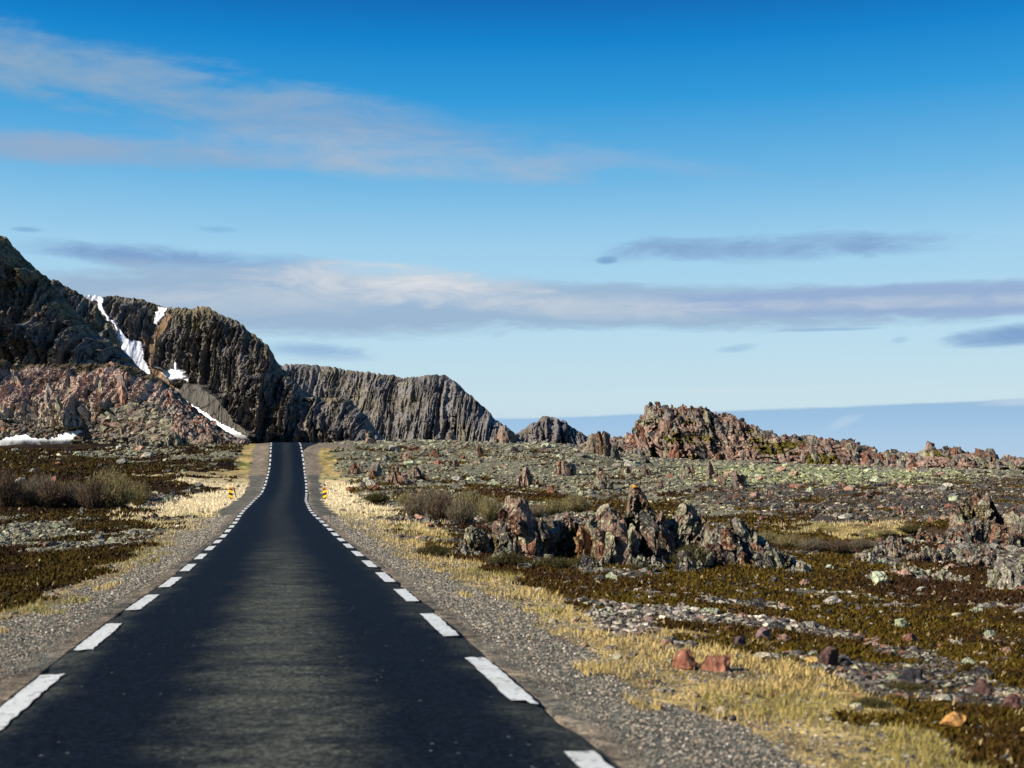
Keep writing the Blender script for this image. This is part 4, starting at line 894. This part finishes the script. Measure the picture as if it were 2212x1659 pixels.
for (u_, v_, w_, h_, l_) in [(888, 574, 60, 30, 'broad low pale jagged rocks beside the round pale boulder'), (940, 578, 74, 30, 'broad low grey-pink slabs below the dark flat-topped outcrop'), (990, 584, 70, 34, 'broad pale and dark slabs near the right edge, in front of the flat-topped outcrop')]:
    crag(u_, v_, w_, h_, l_, n=26, group=G3, pal=(PALE * .8, PINK, GREY, DARK, LICH), wts=(2, 3, 2, 2, 1.5), hf=(.35, 1), wf=(.5, .9), main=False, dist=35 - (v_ - 574) * .15)
crag(1012, 600, 46, 44, 'pale green lichen boulders at the right edge above the heath', n=16, group=G3, pal=(LICH, PALE, GREY), wts=(3, 1, 1), hf=(.3, .9), wf=(.5, 1.0), dist=28)
G4 = 'low crags on the left heath'
crag(66, 462, 18, 13, 'small pink crag on the heath before the snow bank', n=8, group=G4, wf=(.4, .8), pal=(PINK, GREY, RED), wts=(3, 1, 1), dist=150)
crag(16, 459, 18, 9, 'low pale rocks on the heath at the left edge', n=6, group=G4, pal=(PALE, GREY), wts=(1, 1), wf=(.6, 1), dist=152)
crag(46, 461, 12, 8, 'low grey rocks left of the small pink crag', n=5, group=G4, wf=(.6, 1), dist=150)
crag(175, 458, 30, 27, 'grey-green lichen buttress at the foot of the rubble apron', n=16, group=G4, pal=(LICH, GREY, DARK), wts=(4, 2, 1), wf=(.4, .7), dist=166)
crag(140, 455, 34, 18, 'low lichen rocks left of the grey-green buttress', n=14, group=G4, pal=(LICH, GREY, PINK), wts=(3, 2, 1), wf=(.4, .8), dist=168)
crag(215, 458, 34, 22, 'reddish broken rocks right of the grey-green buttress', n=18, group=G4, pal=(PINK, RED, GREY, DARK), wts=(3, 2, 2, 1), wf=(.4, .8), dist=164)
crag(82, 513, 8, 6, 'small dark stone at the edge of the bush thicket', n=1, group=G4, pal=(DARK, GREY), wts=(1, 1), mat='rock_plain')
crag(155, 521, 30, 9, 'row of dark red stones above the left rubble band', n=12, group=G4, pal=(RED, DARK, GREY), wts=(2, 2, 1), wf=(.6, 1), main=False)
crag(173, 495, 12, 6, 'dark stone half sunk in the bright grass', n=3, group=G4, pal=(DARK, GREY), wts=(2, 1), wf=(.8, 1.1))
crag(190, 493, 14, 5, 'grey stone half sunk in the bright grass', n=3, group=G4, pal=(GREY, LICH), wts=(2, 1), wf=(.8, 1.1))

# single stones near the camera
def boulder(u, vb, w_px, h_px, colr, label, k=0, name='boulder', group=None, mat='rock_plain', yaw=0.3, seed=1):
    x, y, z = ground_at(u, vb); px = y / FPX; v, f = STONE_HI[k]
    c = np.tile(colr, (len(v), 1)); mn, mx = v.min(0), v.max(0); sc = np.array([w_px * px / (mx[0] - mn[0]), w_px * px * .8 / (mx[1] - mn[1]), h_px * px * 1.25 / (mx[2] - mn[2])])
    vv = (v - [0, 0, mn[2]]) * sc - [0, 0, h_px * px * .25]; a = yaw
    o = link(name, make_mesh(name, vv, f, c), MAT[mat], label=label, cat='boulder', group=group); o.location = (x, y, z); o.rotation_euler = (0, 0, 0); return o
boulder(687, 669, 25, 20, (.21, .085, .055), 'left of the two brick-red stones in the yellow grass', 0)
boulder(719, 672, 32, 16, (.23, .10, .065), 'right, wider one of the two brick-red stones in the yellow grass', 1)
boulder(668, 648, 14, 8, (.28, .15, .12), 'small pink stone just behind the brick-red stones', 2)
boulder(951, 729, 30, 16, (.48, .25, .08), 'bright orange angular stone low on the right', 3)
boulder(813, 663, 17, 6, (.50, .34, .12), 'flat ochre stone in the dark rubble', 4)
boulder(765, 659, 32, 6, (.42, .38, .26), 'long flat pale slab at the edge of the grass', 5)
boulder(907, 681, 12, 12, (.17, .09, .075), 'dark pink stone standing at the edge of the dark rubble', 6)
boulder(835, 668, 22, 22, (.09, .05, .045), 'dark maroon block in the dark rubble', 7)
boulder(984, 694, 18, 15, (.08, .045, .04), 'dark maroon stone in the rubble near the right edge', 0)
boulder(915, 684, 24, 15, (.03, .03, .035), 'black stone behind the dark pink one', 1)
boulder(945, 702, 34, 7, (.40, .36, .26), 'flat pale slab among moss low on the right', 2)
boulder(1010, 712, 22, 17, (.12, .06, .05), 'maroon stone cut by the right edge of the picture', 3)
boulder(879, 583, 17, 12, (.42, .47, .32), 'pale green round boulder at the edge of the brown heath', 4, mat='rock_near')
boulder(829, 569, 9, 4, (.42, .45, .32), 'small pale green stone left of the round pale boulder', 5)
boulder(790, 560, 14, 4, (.36, .35, .28), 'small pale grey stone right behind the outcrop', 6)
boulder(924, 592, 10, 5, (.4, .4, .33), 'small pale stone on the brown slope right of the round boulder', 7)
boulder(740, 647, 14, 11, (.09, .06, .06), 'dark pointed stone on the grass edge', 2)
boulder(762, 640, 20, 13, (.20, .13, .12), 'grey-pink block on the edge of the olive slope', 6)
boulder(427, 526, 9, 4, (.35, .15, .10), 'small red stone at the foot of the grey bushes', 3)

# scattered countable stones: copies of a few prototypes, tinted one by one
def scatter_boulders():
    rng = np.random.default_rng(77); protos = [make_mesh('boulder', v, f) for v, f in STONE_HI[:6]]
    for p in protos: p.materials.append(MAT['rock_obj'])
    names = {LICHEN: 'the pale lichen rubble field', GREENLICH: 'the green lichen strip', DARKRUB: 'the dark grey rubble', PALERUB: 'the pale stony strip', MIXED: 'the mossy rubble', HEATH: 'the brown heath'}
    pal = [('pale green', (.36, .40, .26)), ('grey', (.19, .18, .165)), ('near-black', (.05, .045, .045)), ('pinkish', (.34, .20, .15)), ('red-brown', (.20, .08, .055)), ('pale', (.42, .39, .33))]
    short = [('small pink crag nearest', 'first small crag by the road crest'), ('second crag of', 'second crag by the road crest'), ('largest crag of', 'largest crag of the little row'), ('brown crag at the right end', 'last crag of the little row'),
        ('small red pointed', 'red pointed rock'), ('small pink pyramid', 'pink pyramid rock'), ('twin-topped', 'twin-topped crag'), ('grey-green crag', 'grey-green crag'), ('narrow upright', 'narrow upright crag'), ('small dark red rock', 'dark red heath rock'),
        ('pink pointed rock', 'pink pointed rock under the ridge'), ('cluster of brown', 'brown rocks before the ridge'), ('leaning tooth', 'leaning tooth rock'), ('dark-flanked', 'triangular rock'), ('black boulder', 'black boulder'), ('low reddish rocks in', 'low reddish rocks'),
        ('brown rock just above', 'brown rock above the yellow patch'), ('low grey rock on the pale', 'low grey plateau rock'), ('low brown rock on the pale', 'low brown plateau rock'), ('low rock on the plateau', 'low rock under the far peak'), ('low dark rocks left', 'low dark rocks'), ('orange-red stones', 'orange-red stones'),
        ('small pale rock at', 'small pale rock'), ('reddish spiky crag', 'reddish spiky crag'), ('dark flat-topped', 'dark flat-topped outcrop'), ('pinkish low rocks', 'pinkish low rocks'), ('reddish knobbly', 'knobbly reddish rocks'), ('pink lichen-covered', 'pink lichen boulder'), ('scattered pale lichen', 'pale lichen stones'),
        ('pale green lichen boulders', 'lichen boulders at the right edge'), ('small pink crag on the heath', 'small pink heath crag'), ('grey-green lichen buttress', 'lichen buttress'), ('row of dark red', 'row of dark red stones'), ('small dark stone at the edge', 'small dark stone by the thicket'),
        ('left of the two brick', 'brick-red pair of stones'), ('bright orange angular', 'orange angular stone'), ('flat ochre', 'flat ochre stone'), ('long flat pale', 'long pale slab'), ('dark pink stone', 'dark pink stone'), ('dark maroon block', 'maroon block'), ('dark maroon stone', 'maroon stone'),
        ('pale green round', 'pale green round boulder'), ('small pale stone on the brown', 'small pale stone on the slope'), ('dark pointed stone', 'dark pointed stone'), ('grey-pink block', 'grey-pink block'), ('small red stone at', 'small red stone by the bushes'),
        ('tall brown bush', 'tallest left bush'), ('last and smallest', 'last bush of the left thicket'), ('grey-brown bush nearest', 'bush nearest the road'), ('yellow-grey bush touching', 'yellow-grey bush'), ('brown brushwood below', 'brown brushwood')]
    marks = []
    for ob in COL.objects:
        lb = ob.get('label', '')
        for st, nm in short:
            if lb.startswith(st) and ob.parent is None: marks.append((ob.location.x, ob.location.y, nm))
    for uu, nm in ((520, 'pyramid crag of the big outcrop'), (640, 'pillar of the big outcrop'), (736, 'dark mound of the big outcrop')): marks.append(((uu - 512) / FPX * 32, 32.0, nm))
    n = 0
    while n < 235:
        q = rng.random(); Y = 11 * (190 / 11) ** q; X = rng.uniform(-.39, .395) * Y; z = int(zone(np.array([X]), np.array([Y]))[0])
        if z in (GRAVEL, GRASS) or (z == HEATH and rng.random() < .72) or abs(float(road_d(X, Y))) < 5 + 5 * (Y > 120): continue
        side = 'left' if X < road_x(Y) else 'right'; reg = 'near' if Y < 35 else ('middle-distance' if Y < 90 else 'far')
        s = (0.09 + 0.0075 * Y) * rng.uniform(.7, 1.5); ci = int(rng.choice(6, p=[.26, .26, .16, .14, .10, .08]))
        o = bpy.data.objects.new('boulder', protos[int(rng.integers(6))]); COL.objects.link(o)
        o.location = (X, Y, float(ground_h(X, Y)) - .05 * s); o.scale = (s * 1.1, s, s * rng.uniform(.6, 1.1)); o.rotation_euler = (rng.uniform(-.3, .3), rng.uniform(-.3, .3), rng.uniform(0, 6.28))
        k = rng.uniform(.8, 1.2); o.color = (*[a * k for a in pal[ci][1]], 1)
        size = 'small' if s * FPX / Y < 9.5 else 'larger'
        best = min(marks, key=lambda m: ((m[0] / m[1] - X / Y) * 900) ** 2 + ((math.log(m[1] / Y)) * 160) ** 2)
        da = (X / Y - best[0] / best[1]) * FPX; dr = math.log(Y / best[1]) * 160
        rel = ('just ' if abs(da) < 40 else 'well ') + ('right of' if da > 0 else 'left of') if abs(da) > abs(dr) else ('just ' if abs(dr) < 22 else 'well ') + ('behind' if dr > 0 else 'in front of')
        o['label'] = f"{size} {pal[ci][0]} stone {rel} the {best[2]}"; o['category'] = 'stone'
        o['group'] = f"{size} {pal[ci][0]} stones {rel} the {best[2]}"; n += 1

# ------------------------------------------------------------------ shrubs
def bush_mesh(seed, H=1.0, R=0.9, ntw=420, leafc=None, twc=(.12, .085, .055)):
    rng = np.random.default_rng(seed); V, F, C = [], [], []; off = 0
    def ribbon(P, w, c):
        nonlocal off
        k = len(P); a = rng.uniform(0, 3.14); s = np.array([math.cos(a), math.sin(a), 0.0])
        ws = w * np.linspace(1, .35, k)[:, None]; Q = np.empty((2 * k, 3)); Q[0::2] = P - s * ws; Q[1::2] = P + s * ws
        V.append(Q); C.append(np.tile(c, (2 * k, 1)))
        for i in range(k - 1): F.append((off + 2 * i, off + 2 * i + 1, off + 2 * i + 3)); F.append((off + 2 * i, off + 2 * i + 3, off + 2 * i + 2))
        off += 2 * k
    tips = []
    for i in range(ntw):
        a = rng.uniform(0, 6.28); r = R * math.sqrt(rng.random()); hh = H * (1 - 0.55 * (r / R) ** 2) * rng.uniform(.65, 1.1)
        b = np.array([math.cos(a) * r * .25, math.sin(a) * r * .25, 0]); e = np.array([math.cos(a) * r, math.sin(a) * r, hh]) + rng.normal(0, .05, 3)
        m = (b * .45 + e * .55) + np.array([0, 0, .12 * H]) + rng.normal(0, .06, 3); m2 = (m + e) / 2 + rng.normal(0, .04, 3)
        ribbon(np.array([b, m, m2, e]), .012, np.array(twc) * rng.uniform(.5, 1.5)); tips += [m, m2, e]
    for i in range(ntw * 5):
        p = tips[rng.integers(len(tips))]; d = rng.normal(0, 1, 3); d[2] = abs(d[2]) + .3; d /= np.linalg.norm(d)
        ribbon(np.array([p, p + d * rng.uniform(.08, .22)]), .008, np.array(twc) * rng.uniform(.6, 2.0))
    stem = (np.concatenate(V), np.array(F), np.concatenate(C))
    n = ntw * 7; t = np.array(tips)[rng.integers(0, len(tips), n)] + rng.normal(0, .09, (n, 3)); t[:, 2] = np.maximum(t[:, 2], .03)
    s = rng.uniform(.012, .028, (n, 1)); d1 = rng.normal(0, 1, (n, 3)); d1 /= np.linalg.norm(d1, axis=1)[:, None]; d2 = rng.normal(0, 1, (n, 3)); d2 /= np.linalg.norm(d2, axis=1)[:, None]
    LV = np.stack([t, t + d1 * s * 1.6, t + d2 * s], 1).reshape(-1, 3); LF = np.arange(3 * n).reshape(-1, 3)
    LC = np.repeat(np.array(leafc if leafc is not None else (.2, .15, .09)) * rng.uniform(.5, 1.5, (n, 1)), 3, 0)
    return make_mesh('twigs', *stem), make_mesh('foliage', LV, LF, LC)
def _shrub_protos():
    kinds = {'grey': ((.11, .085, .055), (.175, .145, .085)), 'olive': ((.14, .11, .05), (.33, .30, .13)), 'dark': ((.05, .04, .015), (.055, .055, .012)), 'brown': ((.075, .05, .032), (.10, .075, .045))}
    out = {}
    for k, (tw, lf) in kinds.items():
        out[k] = []
        for s in range(2):
            a, b = bush_mesh(100 + s + len(out) * 7, ntw=420 if k != 'dark' else 600, twc=tw, leafc=lf)
            a.materials.append(MAT['twig']); b.materials.append(MAT['blade'] if k != 'dark' else MAT['twig']); out[k].append((a, b))
    return out
SP = _shrub_protos()
def shrub(u, vb, w_px, h_px, kind, label, group, dist=None):
    x, y, z = ground_at(u, vb) if dist is None else ((u - 512) / FPX * dist, dist, float(ground_h((u - 512) / FPX * dist, dist)))
    px = y / FPX; root = bpy.data.objects.new('shrub', None); COL.objects.link(root); root.empty_display_size = .2
    root.location = (x, y, z - .03); root.rotation_euler = (0, 0, random.uniform(0, 6.28)); root.scale = (w_px * px / 1.8, w_px * px / 1.8, h_px * px / 1.05)
    root['label'] = label; root['category'] = 'shrub'; root['group'] = group
    a, b = SP[kind][random.randrange(2)]
    for nm, me in (('twigs', a), ('foliage', b)):
        o = bpy.data.objects.new(nm, me); COL.objects.link(o); o.parent = root
GL = 'bare willow bushes of the thicket left of the road'
for (u, vb, w, h, kd, lab) in [(-26, 508, 44, 36, 'brown', 'brown bush running out of the picture at the left edge'), (6, 508, 42, 38, 'brown', 'tall brown bush at the left edge, highest of the thicket'), (30, 506, 36, 26, 'grey', 'grey twiggy bush second from the left in the thicket'), (52, 509, 40, 30, 'brown', 'dense brown bush in the middle of the left thicket'),
    (74, 508, 38, 28, 'grey', 'rounded grey bush just right of the middle of the left thicket'), (96, 510, 42, 32, 'brown', 'dark spreading bush in the right half of the left thicket'), (118, 509, 40, 34, 'olive', 'yellow-tinged bush near the right end of the left thicket'), (138, 506, 30, 24, 'olive', 'last and smallest bush at the right end of the left thicket'),
    (42, 502, 40, 28, 'grey', 'grey bush standing behind the middle of the thicket'), (108, 500, 44, 32, 'olive', 'olive bush standing behind the right end of the thicket'), (-60, 507, 44, 34, 'brown', 'bush outside the left edge')]:
    if u > -50: shrub(u, vb, w, h, kd, lab, GL)
GR = 'grey bushes of the thicket between the verge and the spiky outcrop'
for (u, vb, w, h, kd, lab) in [(378, 503, 30, 11, 'dark', 'low dark green cushion left of the grey bushes'), (406, 506, 22, 14, 'olive', 'small greenish bush at the left end of the right thicket'), (418, 519, 34, 26, 'grey', 'grey-brown bush nearest the road in the right thicket'), (440, 522, 36, 28, 'brown', 'brown bush in the middle of the right thicket'), (462, 525, 34, 27, 'grey', 'pale grey bush in front of the pink crag'),
    (436, 508, 46, 20, 'grey', 'wide grey bush at the back of the right thicket'), (470, 512, 40, 22, 'olive', 'yellow-grey bush behind the pale grey bush'), (490, 522, 30, 26, 'olive', 'yellow-grey bush touching the pyramid crag'), (552, 515, 36, 16, 'olive', 'low yellowish bush behind the dip of the outcrop'), (575, 512, 34, 18, 'olive', 'yellowish bush behind the broad speckled crag'), (536, 518, 26, 14, 'grey', 'grey bush right behind the pyramid crag')]:
    shrub(u, vb, w, h, kd, lab, GR)
GM = 'brushwood beside the bright grass patch on the right'
for k, (u, vb, w, h, kd, lab) in enumerate([(768, 543, 30, 13, 'olive', 'yellowish brushwood at the left end of the bright patch'), (790, 547, 34, 14, 'olive', 'yellowish brushwood just before the bright patch'), (814, 551, 34, 15, 'grey', 'grey brushwood below the middle of the bright patch'), (838, 553, 34, 15, 'brown', 'brown brushwood below the bright patch'), (862, 550, 30, 14, 'grey', 'grey brushwood at the right end of the bright patch'), (912, 533, 34, 9, 'dark', 'dark olive cushion right of the bright patch'), (886, 536, 22, 8, 'olive', 'low ochre brushwood right of the bright patch'), (935, 541, 30, 13, 'brown', 'brown brushwood before the dark flat-topped outcrop')]):
    shrub(u, vb, w, h, kd, lab, GM)
GF = 'dark green bushes at the foot of the spiky outcrop'
for (u, vb, w, h, lab) in [(433, 556, 40, 12, 'dark green cushion before the left end of the outcrop'), (506, 566, 44, 15, 'dark green bush at the foot of the pyramid crag'), (552, 568, 46, 12, 'dark green bush in the shadowed middle of the outcrop'), (585, 566, 30, 13, 'dark bush before the broad speckled crag'), (640, 570, 40, 8, 'low dark bush below the leaning pillar'), (692, 568, 42, 24, 'tall mossy bush between the pillar and the dark mound'), (905, 690, 50, 10, 'olive moss cushion near the dark rubble'), (870, 706, 44, 12, 'olive moss cushion in the yellow grass')]:
    shrub(u, vb, w, h, 'dark', lab, GF)

scatter_boulders()

# ------------------------------------------------------------------ marker boards
def marker(u, vb, mirror, label):
    x, y, z = ground_at(u, vb); root = bpy.data.objects.new('marker_post', None); COL.objects.link(root); root.location = (x, y, z); root.rotation_euler = (0, 0, math.radians(4 * mirror))
    root['label'] = label; root['category'] = 'marker post'; root['group'] = 'striped marker boards facing each other across the road'
    Wd, B, T = 0.27, 0.06, 0.86; bands = [('black', B, T, None)]
    def box(nm, x0, x1, y0, y1, z0, z1, mat, lean=0.0, sk=0.0):
        V = np.array([(a + lean * (c - z0) , b, c + sk * a) for c in (z0, z1) for b in (y0, y1) for a in (x0, x1)])
        F = np.array([(0, 1, 3, 2), (4, 6, 7, 5), (0, 4, 5, 1), (2, 3, 7, 6), (0, 2, 6, 4), (1, 5, 7, 3)]); return link(nm, make_mesh(nm, V, F), mat, parent=root)
    board = box('board', -Wd / 2, Wd / 2, -.012, .012, B, T, MAT['black'])
    # yellow diagonal stripes and the orange head are raised sheets on the board
    for z0, z1 in ((B + .02, B + .19), (B + .36, B + .55)):
        box('stripe', -Wd / 2 + .005, Wd / 2 - .005, -.016, -.0125, z0 + .05, z1 + .05, MAT['yellow'], sk=-mirror * .35)
    box('head_stripe', -Wd / 2 + .005, Wd / 2 - .005, -.016, -.0125, T - .10, T - .01, MAT['orange'])
    box('post', -.03, .03, .013, .06, -.3, T - .05, MAT['post'])
    if mirror > 0:   # leaning stay behind the left board
        V = []
        for zz, xx in ((T - .02, .19), (-.1, .44)):
            for b in (.05, .10):
                for a in (-.04, .04): V.append((xx + a, b, zz))
        link('stay', make_mesh('stay', np.array(V), np.array([(0, 1, 3, 2), (4, 6, 7, 5), (0, 4, 5, 1), (2, 3, 7, 6), (0, 2, 6, 4), (1, 5, 7, 3)])), MAT['post'], parent=root)
marker(230.7, 499.5, 1, 'yellow and black striped marker board left of the road with a dark leaning stay')
marker(324.8, 499.5, -1, 'yellow and black striped marker board right of the road, orange at its top')

# sea beyond the land, out to the horizon
V = np.array([(-25000, 3200, -6.0), (25000, 3200, -6.0), (25000, 28000, -6.0), (-25000, 28000, -6.0)]); m, M = new_mat('sea'); tcs = M.new('ShaderNodeTexCoord').outputs['Object']
principled(M, (0.03, 0.07, 0.11), 0.25, 0.5, M.noise(tcs, 0.05, 4), 0.3, 1.0)
link('sea', make_mesh('sea', V, np.array([(0, 1, 2, 3)])), m, kind='structure', label='flat sea beyond the plateau')
